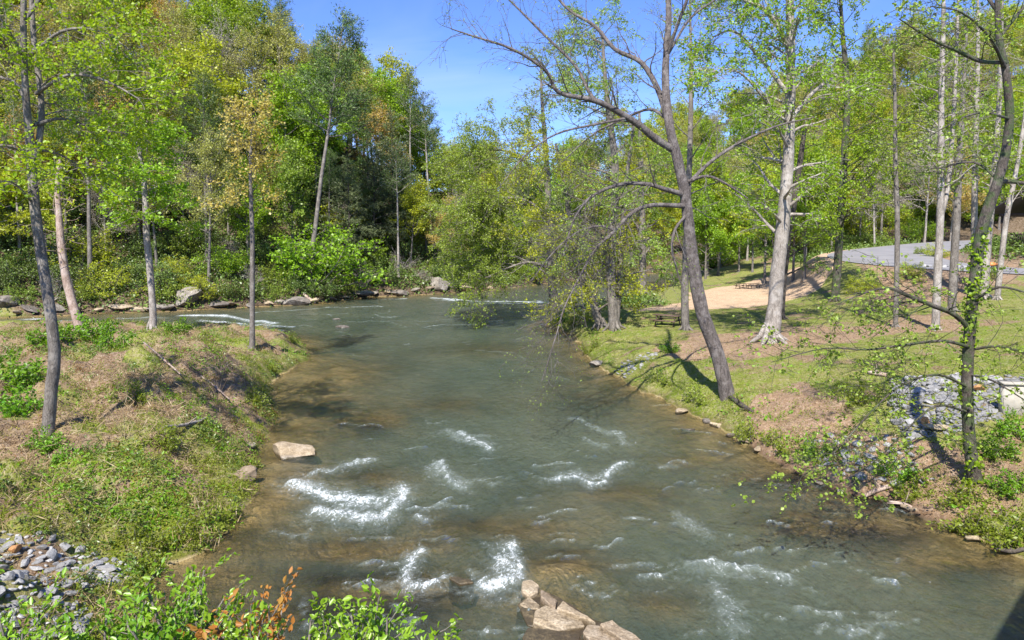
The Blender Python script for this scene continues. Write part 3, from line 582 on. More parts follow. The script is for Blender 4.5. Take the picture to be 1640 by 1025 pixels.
oH = dict(dens=[1, 2.6, 2.5], levels=2, ratio=.42, ang=60, flat=.35, lpm=26, lsize=.30, spread=.12, leaf_from=1, wander=.08, seg=.7, trop=[0, -.05, -.06, -.06], rmin=.012)
cone = lambda v: 1.15*(1-v)**.8+.12
proto('hemlock0', straight_tree(50, 18, .26, .10, oH, 60, 4.6, .01, cone, 82), 'bk_dark', 'lf_hemlock', asp=.28, up=1.2, axis=True)
proto('hemlock1', straight_tree(51, 15, .22, .08, oH, 50, 4.2, .01, cone, 85), 'bk_dark', 'lf_pine', asp=.28, up=1.2, axis=True)
oP = dict(oH, lpm=30, lsize=.34, spread=.22, trop=[0, .04, .03, .03], flat=.6)
proto('pine0', straight_tree(52, 24, .25, .55, oP, 34, 3.4, .015, lambda v: 1.1*(1-v)**.6+.25, 78), 'bk_grey', 'lf_pine', asp=.2, up=.5, axis=True)
proto('pine1', straight_tree(53, 22, .22, .62, dict(oP, lpm=20), 24, 2.8, .02, lambda v: 1.0*(1-v)**.5+.3, 75), 'bk_pale', 'lf_pine', asp=.2, up=.5, axis=True)
def bush(seed, H, rad, o, n):
    t = Tree(seed); rng = t.rng
    for k in range(n):
        az = rng.uniform(0, 6.28); el = R(rng.uniform(15, 80)); q = np.array([math.cos(az), math.sin(az), 0])*rng.uniform(0, rad*.25)-np.array([0, 0, .2])
        t.branch(q, (math.cos(az)*math.cos(el)*rad/H, math.sin(az)*math.cos(el)*rad/H, math.sin(el)), H*rng.uniform(.7, 1.15), .05 if H > 1 else .012, 1, o)
    return t
oU = dict(dens=[1, 2.2, 2.2], levels=3, ratio=.45, ang=48, lpm=14, lsize=.24, spread=.16, leaf_from=2, wander=.2, seg=.5, rmin=.01)
proto('laurel0', bush(60, 3.2, 3.2, oU, 20), 'bk_dark', 'lf_laurel', asp=.45, up=.8)
proto('laurel1', bush(61, 2.6, 3.0, dict(oU, lsize=.26), 18), 'bk_dark', 'lf_mid', asp=.45, up=.8)
proto('sapling0', bush(62, 4.5, 3.2, dict(oU, flat=.4, lpm=12, lsize=.24), 16), 'bk_grey', 'lf_bright', asp=.7, up=1.4)
proto('sapling1', bush(63, 4.5, 3.4, dict(oU, flat=.4, lpm=10), 14), 'bk_grey', 'lf_yellow', asp=.7, up=1.4)
proto('brush0', bush(64, 3.4, 3.4, dict(oU, lpm=1.5, lsize=.1, dens=[1, 3, 3]), 14), 'bk_pale', 'lf_grey', asp=.6)
#labels
NAMES = {'broad': ('broadleaf_tree', 'bright green leafy tree'), 'yellow': ('broadleaf_tree', 'yellow green leafy tree'), 'olive': ('broadleaf_tree', 'olive budding tree'), 'mid': ('broadleaf_tree', 'mid green leafy tree'),
 'grey': ('bare_tree', 'grey twiggy bare tree'), 'tan': ('broadleaf_tree', 'tan catkin laden tree'), 'hemlock': ('hemlock_tree', 'dark drooping hemlock'), 'pine': ('pine_tree', 'tall bare trunked pine'),
 'laurel': ('laurel_bush', 'rounded dark laurel bush'), 'sapling': ('sapling', 'bright spreading sapling'), 'brush': ('bare_shrub', 'pale leafless tangled shrub')}
ORD = ['first', 'second', 'third', 'fourth', 'fifth', 'sixth', 'seventh', 'eighth', 'ninth', 'tenth', 'eleventh', 'twelfth']
PENDING = []
def put(key, x, y, s, rz, label=None, lean=(0, 0), dz=-.1):
    z = float(hgt(x, y))+dz; base = key.rstrip('0123456789'); nm, look = NAMES[base]
    wm, lm = PRO[key]; cat = 'bush' if base in ('laurel', 'brush') else 'tree'
    e = place_tree(nm, wm, lm, (x, y, z), rz, s, label, cat, rx=lean[0], ry=lean[1])
    if not label: PENDING.append((e, base, look, x, y, s))
    return e
rg = np.random.default_rng(5)
placed = []
def scatter(n, keys, wts, zone, gap, smin, smax, tries=6000):
    c = 0
    for _ in range(tries):
        if c >= n: break
        x, y = zone(rg)
        if x is None: continue
        if any((x-a)**2+(y-b_)**2 < (gap)**2 for a, b_ in placed): continue
        placed.append((x, y)); c += 1
        pxx = 820+FPX*x/y; sq = .74 if (255 < pxx < 520 and y > 112) else (.78 if 640 < pxx < 900 else 1.)
        put(str(rg.choice(keys, p=np.array(wts)/sum(wts))), x, y, sq*float(rg.uniform(smin, smax)), float(rg.uniform(0, 6.28)), lean=(float(rg.normal()*.03), float(rg.normal()*.03)))
    return c
FSA = np.array(FS[::-1])      # left to right
def zoneL(d0, d1, pxa, pxb):
    def z(r):
        px = r.uniform(pxa, pxb); k = (px-820)/FPX
        ys = np.interp(k, [p[0]/p[1] for p in FSA], [p[1] for p in FSA]); y = ys+r.uniform(d0, d1); return k*y, y
    return z
def zoneR(y0, y1, pxa, pxb):
    def z(r):
        px = r.uniform(pxa, pxb); y = math.sqrt(r.uniform(y0*y0, y1*y1)); x = (px-820)/FPX*y
        if np.min(np.hypot(RC[:, 0]-x, RC[:, 1]-y)) < 7.5: return None, None
        if sdist(np.array([x]), np.array([y]), RIVER)[0] > -2.5: return None, None
        return x, y
    return z
# named trees on the far bank that the photograph shows clearly
put('pine0', *(P(493, 400, 78)[:2]), 1.28, .4, 'dark leaning pine with long bare trunk high above the far bank', (0, .14))
put('pine1', *(P(658, 340, 100)[:2]), 1.0, 1.4, 'pale trunked pine on the far slope, left of two close together')
put('pine1', *(P(691, 340, 101)[:2]), .96, 3.0, 'pale trunked pine on the far slope, right of two close together', (0, .05))
put('pine0', *(P(332, 420, 76)[:2]), .85, 2.2, 'thick dark trunked pine on the far bank between the white trunk and the tan tree')
put('pine0', *(P(145, 460, 68)[:2]), .95, 5.2, 'grey trunked pine leaning left at the far water edge behind the left trees', (0, -.06))
put('pine0', *(P(378, 200, 118)[:2]), .9, 1.0, 'tall thin pine breaking the skyline at upper left')
put('hemlock1', *(P(440, 200, 122)[:2]), .95, 1.0, 'dark pointed evergreen alone on the left skyline')
put('hemlock1', *(P(680, 300, 112)[:2]), 1.15, .5, 'dark layered evergreen on the skyline right of the centre pines')
put('hemlock0', *(P(560, 440, 84)[:2]), .75, .5, 'grey green drooping hemlock overhanging the far waterline')
put('hemlock0', *(P(600, 440, 89)[:2]), .8, 2.5, 'grey green hemlock beside the bright sapling at the far water')
put('hemlock1', *(P(735, 330, 112)[:2]), .8, 1.5, 'dark evergreen on the skyline, rightmost before the riverside branches')
put('hemlock1', *(P(590, 400, 92)[:2]), 1.0, 4.5, 'tall dark hemlock in the middle of the far slope, right of the leaning pine')
put('hemlock0', *(P(630, 400, 95)[:2]), .95, 5.5, 'grey green hemlock on the far slope before the two pale trunks')
put('sapling0', *(P(510, 440, 78)[:2]), 1.6, 2.5, 'broad bright green sapling leaning over the far waterline')
for q in placed[:0]: pass
for ob in [o for o in bpy.data.objects if o.type == 'EMPTY']: placed.append((ob.location.x, ob.location.y))
keysL = ['broad0', 'broad1', 'yellow0', 'yellow1', 'olive0', 'olive1', 'mid0', 'grey0', 'tan0', 'hemlock0', 'hemlock1', 'pine0', 'pine1']
scatter(26, keysL, [2, 2, 2, 2, 2, 2, 2, 4, 2, 4, 1, 1, 1], zoneL(3, 13, -60, 830), 4.0, .5, .78)
scatter(56, keysL, [2, 2, 3, 3, 5, 5, 1, 4, 3, 2, .5, 1, 1], zoneL(13, 34, -60, 860), 4.6, .75, 1.05)
scatter(56, keysL, [3, 3, 3, 3, 3, 3, 1, 1, 2, 1, 1, 2, 2], zoneL(34, 60, -60, 860), 4.8, .85, 1.1)
scatter(26, keysL, [2, 2, 3, 3, 4, 4, 2, 2, 2, 2, 2, 2, 1], zoneL(4, 60, 840, 1130), 5.0, .7, 1.0)
scatter(45, keysL, [2, 2, 3, 3, 6, 6, 1, 4, 2, 0, 1, 1, 1], zoneR(160, 240, 1050, 1420), 6.0, .75, 1.0)
scatter(90, keysL, [2, 2, 3, 3, 6, 6, 1, 4, 2, 0, 1, 1, 1], zoneR(150, 290, 900, 1700), 7.0, .9, 1.25)
scatter(60, keysL, [3, 3, 3, 3, 4, 5, 1, 4, 2, 0, 0, 0, 0], zoneR(95, 150, 1080, 1700), 5.6, .6, .95)
# bushes
scatter(48, ['laurel0', 'laurel1', 'sapling0', 'sapling1', 'brush0'], [5, 4, 1.2, 1, 1.2], zoneL(1.2, 5, -30, 860), 2.3, .55, .95)
scatter(60, ['laurel0', 'laurel1', 'sapling0', 'sapling1', 'brush0'], [4, 3, 1, 1, 1], zoneL(5, 22, -30, 860), 2.6, .7, 1.2)
scatter(30, ['laurel1', 'sapling0', 'sapling1'], [2, 2, 2], zoneR(100, 140, 1080, 1700), 4., .8, 1.3)

# ------------------------------------------------------------------ hero trees
def from_px(t, pl, k=9, knob=.06, sub=4):
    pl = [(a, b_, r*t.rs, y) for a, b_, r, y in pl]
    """pl: (px, py, radius px, depth Y) -> limb"""
    A = np.array([list(P(a, b_, y))+[r*y/FPX] for a, b_, r, y in pl]); A = catmull(A, sub); t.limb(A[:, :3], A[:, 3], k, knob); return A[:, :3], A[:, 3]
def ln(pts): return float(np.linalg.norm(np.diff(pts, axis=0), axis=1).sum())
def finish(t, name, base, bark, leaf, label, group=None, **kw):
    V0 = t.w.V[0]; r0 = float(np.ptp(V0[:7, 0]))*.5*.72; b_ = np.array(base, float)
    for k in range(6):      # root flare
        az = k*1.05+t.rng.uniform(-.3, .3); c_ = np.array([math.cos(az), math.sin(az), 0]); e1 = b_+c_*r0*2.3; e1[2] = float(hgt(e1[0], e1[1]))-.06
        t.w.tube([b_+c_*r0*.45+[0, 0, r0*2.2], b_+c_*r0*1.05+[0, 0, r0*.7], e1], [r0*.28, r0*.36, r0*.16], 6)
    wm, lm = t.meshes(name, M[bark], M[leaf], **kw)
    for me in (wm, lm):
        if me: me.transform(Matrix.Translation(-Vector([float(v) for v in base])))
    return place_tree(name, wm, lm, base, 0, 1., label, 'tree', group)
# (1) leaning riverside tree
b0 = G(1165, 634); Y0 = b0[1]
t = Tree(101); t.rs = .77
tr_p, tr_r = from_px(t, [(1168, 652, 19, Y0), (1163, 625, 16, Y0), (1150, 570, 14.5, Y0), (1125, 500, 14, Y0), (1110, 420, 13, Y0), (1103, 360, 12, Y0-.1), (1097, 310, 11.5, Y0-.2), (1085, 255, 10.5, Y0-.3), (1072, 200, 9.5, Y0-.3), (1066, 140, 8, Y0), (1067, 90, 7, Y0+.2), (1071, 30, 6, Y0+.4), (1068, -60, 5, Y0+.6), (1060, -160, 3, Y0+.8)], 12)
limbs = [
 ([(1078, 240, 8, Y0-.3), (1050, 222, 8, Y0-.6), (1016, 195, 7, Y0-1), (958, 163, 6, Y0-1.6), (895, 148, 4.5, Y0-2.2), (874, 113, 3.6, Y0-2.4), (821, 79, 2.8, Y0-2.8), (758, 58, 2, Y0-3), (722, 46, 1, Y0-3.1)], 26),
 ([(1070, 195, 7, Y0-.3), (1053, 142, 6, Y0+.3), (1027, 100, 5.2, Y0+.8), (985, 79, 4.4, Y0+1.2), (953, 42, 3.5, Y0+1.6), (911, 16, 2.8, Y0+2), (880, -20, 2, Y0+2.2)], 18),
 ([(958, 163, 4, Y0-1.6), (945, 150, 3.6, Y0-1.3), (921, 105, 3.2, Y0-.9), (874, 58, 2.6, Y0-.6), (832, 16, 2, Y0-.2), (795, -20, 1.2, Y0)], 16),
 ([(1067, 92, 4, Y0+.2), (1085, 40, 3.5, Y0-.2), (1100, 0, 3, Y0-.5), (1115, -50, 2, Y0-.8)], 9), ([(1068, 90, 3, Y0+.2), (1105, 30, 2.4, Y0+.8), (1145, 0, 2, Y0+1.2), (1180, -25, 1, Y0+1.6)], 8),
 ([(1097, 312, 6, Y0-.2), (1064, 303, 5, Y0-.8), (1037, 295, 4.5, Y0-1.1), (995, 295, 4, Y0-1.6), (953, 311, 3.2, Y0-2.2), (927, 337, 2.6, Y0-2.6), (912, 372, 2, Y0-2.8), (902, 410, 1.2, Y0-3)], 34),
 ([(1098, 330, 5.5, Y0-.2), (1042, 329, 4.6, Y0-1.2), (1011, 342, 4, Y0-1.8), (985, 369, 3.5, Y0-2.4), (953, 400, 2.8, Y0-3), (932, 437, 2.3, Y0-3.5), (905, 490, 1.8, Y0-4), (890, 540, 1.4, Y0-4.3), (868, 610, .8, Y0-4.6)], 44),
 ([(1098, 300, 5, Y0-.1), (1122, 274, 4, Y0+.5), (1153, 248, 3.4, Y0+1), (1200, 221, 2.8, Y0+1.4), (1250, 200, 2, Y0+1.8), (1305, 188, 1, Y0+2.2)], 10),
 ([(1099, 292, 4, Y0-.1), (1132, 282, 3, Y0-.7), (1164, 295, 2.4, Y0-1.2), (1198, 318, 1.4, Y0-1.6)], 7),
 ([(1099, 345, 3, Y0-.2), (1082, 366, 2.8, Y0-.8), (1076, 395, 2.4, Y0-1.2), (1082, 425, 1.8, Y0-1.5), (1096, 470, 1, Y0-1.6)], 7),
 ([(985, 369, 3, Y0-2.4), (960, 362, 2.2, Y0-2.8), (925, 372, 1.8, Y0-3.3), (890, 400, 1.4, Y0-3.8), (850, 450, .8, Y0-4.2)], 24),
 ([(1069, 190, 4, Y0-.3), (1040, 175, 3, Y0+1), (1000, 190, 2.4, Y0+2), (950, 215, 1.8, Y0+2.8), (900, 260, 1, Y0+3.2)], 12),
 ([(1000, 190, 3, Y0-1.2), (950, 200, 2.4, Y0-2), (890, 215, 2, Y0-2.6), (840, 250, 1.5, Y0-3), (800, 300, .8, Y0-3.3)], 12)]
oL = dict(dens=[1.5, 2.2, 2.6], levels=3, abs=[1.8, 1.1, .55], ang=42, lpm=6, lsize=.065, spread=.03, leaf_from=3, wander=.16, seg=.25, trop=[0, .02, -.03, -.06], rmin=.0045, flat=1)
for pl, nb_ in limbs:
    p_, r_ = from_px(t, pl, 7); t.spawn(p_, float(r_.mean()), ln(p_), 0, oL, .2, int(nb_*1.1))
t.spawn(tr_p[30:], .1, 6, 0, oL, .1, 10)
finish(t, 'riverside_tree', b0, 'bk_lean', 'lf_syc', 'leaning tree with ridged bark and bare limbs arching over the river', asp=.6)
# (2) left front tree, yellow green crown
b0 = G(76, 697); Y0 = b0[1]; t = Tree(102); t.rs = .8
tp, trd = from_px(t, [(76, 715, 16, Y0), (77, 690, 12.5, Y0), (82, 630, 11.5, Y0), (87, 560, 11, Y0), (76, 470, 10, Y0), (62, 380, 9.5, Y0), (54, 310, 9, Y0), (50, 250, 8, Y0), (42, 160, 6.5, Y0-.2), (38, 70, 5.5, Y0-.3), (38, -50, 4.5, Y0-.4), (34, -200, 3, Y0)], 12)
o2 = dict(dens=[1.5, 2.3, 2.4], levels=3, abs=[1.45, .9, .45], ang=50, lpm=8, clus=4, lsize=.095, spread=.07, leaf_from=2, wander=.15, seg=.3, trop=[0, .0, -.02, -.05], rmin=.007, flat=.6)
for pl, nb_ in [([(54, 255, 7, Y0), (64, 215, 6, Y0+.2), (66, 158, 5.5, Y0+.4), (54, 60, 5, Y0+.6), (50, -40, 4, Y0+.8), (58, -160, 2, Y0+1)], 22),
  ([(50, 252, 4, Y0), (25, 238, 3, Y0-.5), (0, 233, 2.5, Y0-.8), (-50, 235, 1.5, Y0-1)], 10), ([(55, 200, 4, Y0), (100, 190, 3, Y0+.6), (150, 205, 2.2, Y0+1.2), (205, 215, 1, Y0+1.6)], 14),
  ([(58, 150, 4, Y0+.3), (110, 120, 3, Y0-.4), (170, 130, 2.4, Y0-.9), (225, 160, 1, Y0-1.3)], 16), ([(48, 90, 4, Y0+.3), (100, 50, 3, Y0-.2), (160, 50, 2.2, Y0-.4), (215, 85, 1, Y0-.6)], 16),
  ([(45, 110, 4, Y0), (20, 60, 3, Y0-.7), (-10, 20, 2, Y0-1.2), (-60, 10, 1, Y0-1.6)], 12), ([(42, 30, 4, Y0), (80, -20, 3, Y0+.5), (140, -40, 2, Y0+.8)], 12), ([(42, 160, 4, Y0), (20, 130, 3, Y0+.8), (-20, 120, 2, Y0+1.3)], 10),
  ([(57, 330, 3, Y0), (30, 300, 2.2, Y0-.5), (10, 290, 1.5, Y0-.9), (-20, 300, 1, Y0-1)], 8), ([(55, 300, 3, Y0), (80, 280, 2, Y0-.6), (112, 285, 1.2, Y0-1.2)], 9), ([(48, 240, 3, Y0), (90, 245, 2, Y0+.9), (125, 265, 1.2, Y0+1.5)], 8)]:
    p_, r_ = from_px(t, pl, 7); t.spawn(p_, float(r_.mean()), ln(p_), 0, o2, .3, nb_)
finish(t, 'broadleaf_tree', b0, 'bk_grey', 'lf_lime', 'large yellow green tree with grey double stem at the left edge', asp=.8, up=.9, fold=True)
# (3) thin pale leaning trunk, nearly dead
b0 = G(128, 532); Y0 = b0[1]; t = Tree(103)
p_, r_ = from_px(t, [(132, 545, 9, Y0), (124, 512, 7, Y0), (108, 455, 6.5, Y0), (99, 400, 6, Y0), (95, 350, 5, Y0), (92, 300, 4, Y0), (96, 255, 2.5, Y0)], 9)
o3 = dict(dens=[1.2, 1.5, 1.5], levels=2, abs=[1.6, 1.0], ang=65, lpm=5, lsize=.16, spread=.1, leaf_from=2, wander=.2, seg=.3, rmin=.012)
t.spawn(p_, .06, 7, 0, o3, .45, 16)
finish(t, 'bare_tree', b0, 'bk_tan', 'lf_yellow', 'thin pinkish leaning trunk with bare side branches on the left bank', asp=.8)
# (4) white trunk, bright green crown
b0 = G(243, 524); Y0 = b0[1]; t = Tree(104)
p_, r_ = from_px(t, [(243, 540, 8, Y0), (245, 505, 5.5, Y0), (241, 440, 5.2, Y0), (235, 380, 5, Y0), (233, 330, 4.5, Y0), (230, 280, 3.6, Y0), (222, 240, 2.5, Y0), (218, 205, 1, Y0)], 9)
o4 = dict(dens=[1.4, 1.8, 2], levels=3, abs=[2.6, 1.4, .7], ang=58, lpm=9, clus=4, lsize=.17, spread=.1, leaf_from=2, wander=.14, seg=.4, trop=[0, .02, -.02, -.04], rmin=.01, flat=.45)
t.spawn(p_, .09, 8, 0, o4, .48, 34)
finish(t, 'broadleaf_tree', b0, 'bk_pale', 'lf_bright', 'slim white trunked tree with a bright green crown at the back of the left bank', asp=.8, up=1.)
# (5) thin trunk with tan crown
b0 = G(403, 560); Y0 = b0[1]; t = Tree(105)
p_, r_ = from_px(t, [(403, 572, 6.5, Y0), (404, 540, 4.5, Y0), (404, 460, 4, Y0), (404, 380, 3.6, Y0), (402, 320, 3, Y0), (401, 260, 2.4, Y0), (403, 215, 1.5, Y0), (398, 185, .8, Y0)], 9)
o5 = dict(dens=[1.8, 2.6, 2.6], levels=3, abs=[1.9, 1.1, .5], ang=50, lpm=16, lsize=.14, spread=.10, leaf_from=2, wander=.12, seg=.3, trop=[0, .03, .0, .0], rmin=.008, flat=.9)
t.spawn(p_, .06, 8, 0, o5, .5, 34)
finish(t, 'broadleaf_tree', b0, 'bk_grey', 'lf_tan', 'slender tree with a sparse tan orange crown near the tip of the left bank', asp=.8)

# (6) trees on the point of the right bank
o6 = dict(dens=[1.2, 1.5, 1.8], levels=3, abs=[4.2, 2.2, 1.1], ang=48, lpm=8, clus=4, lsize=.13, spread=.12, leaf_from=2, wander=.16, seg=.6, trop=[0, -.01, -.05, -.06], rmin=.012, flat=.6)
def point_tree(seed, pl, bark, leaf, label, n=24, t0=.4, o=o6, name='broadleaf_tree', group=None, extra=()):
    b_ = G(pl[0][0], pl[0][1]); Y = b_[1]; t = Tree(seed)
    full = [(pl[0][0], pl[0][1]+10, pl[0][2]*1.4, 0)]+pl
    p_, r_ = from_px(t, [(a, c, r, Y+dy) for a, c, r, dy in full], 9); t.spawn(p_, float(r_.mean()), ln(p_), 0, o, t0, n)
    for e_, ne in extra:
        q_, s_ = from_px(t, [(a, c, r, Y+dy) for a, c, r, dy in e_], 6); t.spawn(q_, float(s_.mean()), ln(q_), 0, o, .2, ne)
    return finish(t, name, b_, bark, leaf, label, group, asp=.75, up=.7)
point_tree(110, [(890, 514, 9, 0), (884, 450, 7, 0), (881, 380, 6, 0), (878, 320, 5.5, 0), (874, 240, 4, 0), (868, 160, 2.5, 0), (866, 95, 1, 0)], 'bk_grey', 'lf_syc', 'grey trunked tree at the very tip of the right bank point', 24, .3,
   extra=[([(880, 350, 3, 0), (840, 320, 2.4, -1), (790, 320, 2, -2), (735, 345, 1, -2.5)], 24), ([(877, 300, 3, 0), (830, 250, 2.4, 1), (780, 240, 2, 1.5), (735, 260, 1, 2)], 24), ([(880, 400, 3, 0), (840, 385, 2.4, 1), (790, 395, 1.6, 1.5), (745, 410, 1, 2)], 20), ([(880, 430, 3, 0), (845, 420, 2, -1), (800, 435, 1.4, -1.5), (760, 455, .8, -2)], 16)])
point_tree(111, [(962, 524, 7.5, 0), (948, 480, 6.5, 0), (930, 430, 5.5, 0), (915, 370, 4.5, 0), (905, 300, 3.5, 0), (890, 230, 2, 0)], 'bk_grey', 'lf_yellow', 'tree leaning left over the water from the right bank point', 34, .25, dict(o6, lpm=7))
point_tree(112, [(984, 528, 9, 0), (980, 470, 8, 0), (978, 400, 7.5, 0), (984, 330, 7, 0), (985, 260, 6, 0), (975, 180, 4.5, 0), (968, 110, 3, 0), (965, 50, 1.5, 0)], 'bk_grey', 'lf_syc', 'twin stemmed tree right of the leaning one on the right bank point', 30, .32,
   extra=[([(986, 525, 6, 0), (992, 450, 5, .4), (996, 370, 4.5, .5), (1003, 290, 3.5, .6), (1015, 200, 2, .8)], 14)])
point_tree(113, [(1030, 470, 6, 0), (1029, 400, 5.5, 0), (1028, 330, 5, 0), (1026, 250, 4, 0), (1024, 180, 2, 0)], 'bk_grey', 'lf_yellow', 'straight grey trunk at the far water edge behind the picnic table', 26, .35, dict(o6, abs=[5, 2.6, 1.2], lsize=.2))
point_tree(114, [(1098, 529, 6.5, 0), (1097, 470, 6, 0), (1099, 400, 5.2, 0), (1103, 300, 4.6, 0), (1106, 200, 4, 0), (1107, 120, 3, 0), (1106, 50, 2, 0), (1104, -20, 1, 0)], 'bk_grey', 'lf_bright', 'straight slim tree standing right beside the picnic table', 18, .45, dict(o6, abs=[2.6, 1.5, .8], lpm=1.5))
# right-hand big pale tree and its neighbours
o7 = dict(o6, dens=[1.4, 1.9, 2], abs=[2.9, 1.5, .8], lpm=5, clus=4, lsize=.13, spread=.09, trop=[0, .0, -.03, -.05])
b0 = point_tree(120, [(1233, 548, 15, 0), (1240, 500, 12, 0), (1246, 430, 11, 0), (1255, 350, 10, 0), (1262, 260, 9, 0), (1265, 170, 8, 0), (1266, 90, 7, 0), (1265, 0, 6, 0), (1262, -120, 4, 0), (1262, -220, 2, 0)], 'bk_pale', 'lf_bright', 'thick pale mottled trunk with flared root standing on the bare dirt', 52, .36, o7,
   extra=[([(1260, 210, 2.5, 0), (1225, 160, 2, -.5), (1190, 120, 1.5, -1), (1160, 110, .8, -1.2)], 14), ([(1260, 200, 4, 0), (1300, 150, 3, .8), (1340, 120, 2, 1)], 10), ([(1262, 150, 4, 0), (1215, 90, 3, .5), (1175, 50, 2, .8), (1140, 60, 1, 1)], 12), ([(1266, 80, 4, 0), (1230, 20, 3, -1), (1190, 0, 2, -1.4)], 12)])
point_tree(121, [(1250, 512, 6.5, 0), (1254, 450, 6, 0), (1262, 380, 5.5, 0), (1275, 300, 5, 0), (1290, 200, 3, 0)], 'bk_dark', 'lf_mid', 'dark slim trunk directly behind the thick pale one', 18, .4, o7)
point_tree(122, [(1337, 483, 6.5, 0), (1341, 430, 6, 0), (1346, 350, 5.8, 0), (1352, 250, 5.4, 0), (1357, 150, 4.5, 0), (1350, 60, 3.4, 0), (1345, -20, 2, 0)], 'bk_ivy', 'lf_bright', 'dark ivy covered trunk in front of the asphalt road bend', 44, .34, dict(o7, abs=[3.6, 1.9, .9], lsize=.16))
point_tree(123, [(1434, 524, 4, 0), (1436, 450, 4, 0), (1437, 350, 3.8, 0), (1434, 250, 3.4, 0), (1433, 150, 2.6, 0), (1430, 60, 1.4, 0)], 'bk_grey', 'lf_mid', 'slim grey trunk alone left of the group before the road', 20, .5, dict(o7, abs=[2, 1.2, .6], lpm=4))
point_tree(124, [(1498, 528, 6.5, 0), (1502, 430, 6, 0), (1506, 350, 5.6, 0), (1507, 250, 5, 0), (1508, 150, 4.2, 0), (1510, 60, 3.5, 0), (1512, -50, 2, 0)], 'bk_pale', 'lf_mid', 'pale straight trunk, leftmost and front one of the roadside group', 24, .5, dict(o7, abs=[2, 1.2, .6], lpm=4),
   extra=[([(1506, 350, 4, 0), (1518, 300, 3.6, .2), (1526, 200, 3.2, .4), (1532, 80, 2.6, .6), (1535, -20, 1.5, .8)], 14)])
point_tree(125, [(1524, 500, 6.5, 0), (1528, 420, 6, 0), (1532, 350, 5.6, 0), (1536, 260, 5, 0), (1542, 160, 3.6, 0), (1548, 40, 2, 0)], 'bk_grey', 'lf_mid', 'mottled trunk just right of the leftmost pale roadside trunk', 18, .55, dict(o7, abs=[2, 1.2, .6], lpm=4))
point_tree(126, [(1558, 470, 5, 0), (1560, 400, 4.8, 0), (1561, 300, 4.5, 0), (1563, 200, 4, 0), (1566, 90, 3, 0), (1566, -20, 1.5, 0)], 'bk_pale', 'lf_mid', 'pale straight trunk left of and behind the sycamore', 20, .5, dict(o7, abs=[2.2, 1.2, .6], lpm=4))
point_tree(127, [(1574, 478, 8, 0), (1577, 430, 7, 0), (1582, 370, 6.5, 0), (1590, 300, 5, 0), (1597, 220, 4, 0), (1602, 120, 3, 0), (1606, 0, 1.5, 0)], 'bk_pale', 'lf_mid', 'whitish trunk directly behind the ivy wrapped sycamore', 18, .55, dict(o7, abs=[2, 1.2, .6], lpm=4))
point_tree(128, [(1597, 480, 4.5, 0), (1603, 420, 4.2, 0), (1612, 350, 4, 0), (1624, 290, 3.5, 0), (1638, 210, 2.8, 0), (1650, 100, 1.5, 0)], 'bk_pale', 'lf_mid', 'slim white trunk leaning right at the right edge before the timber pavilion', 14, .55, dict(o7, abs=[2, 1.2, .6], lpm=4))
for k, (px, py, lb) in enumerate([(1130, 447, 'left of the far picnic tables'), (1183, 436, 'above the far picnic tables'), (1225, 456, 'at the right end of the beach, left of two'), (1270, 450, 'on the beach edge behind the thick pale trunk'), (1288, 448, 'on the beach edge right of the thick pale trunk'), (1150, 440, 'on the lawn beyond the sand'), (1205, 436, 'on the lawn at the wood edge')]):
    q = G(px, py)
    e = place_tree('broadleaf_tree', *PRO[['broad0', 'broad1', 'yellow0'][k % 3]], (q[0], q[1], q[2]-.1), k*1.3, .62+.05*(k % 3), 'grey trunk with green crown '+lb); placed.append((q[0], q[1]))

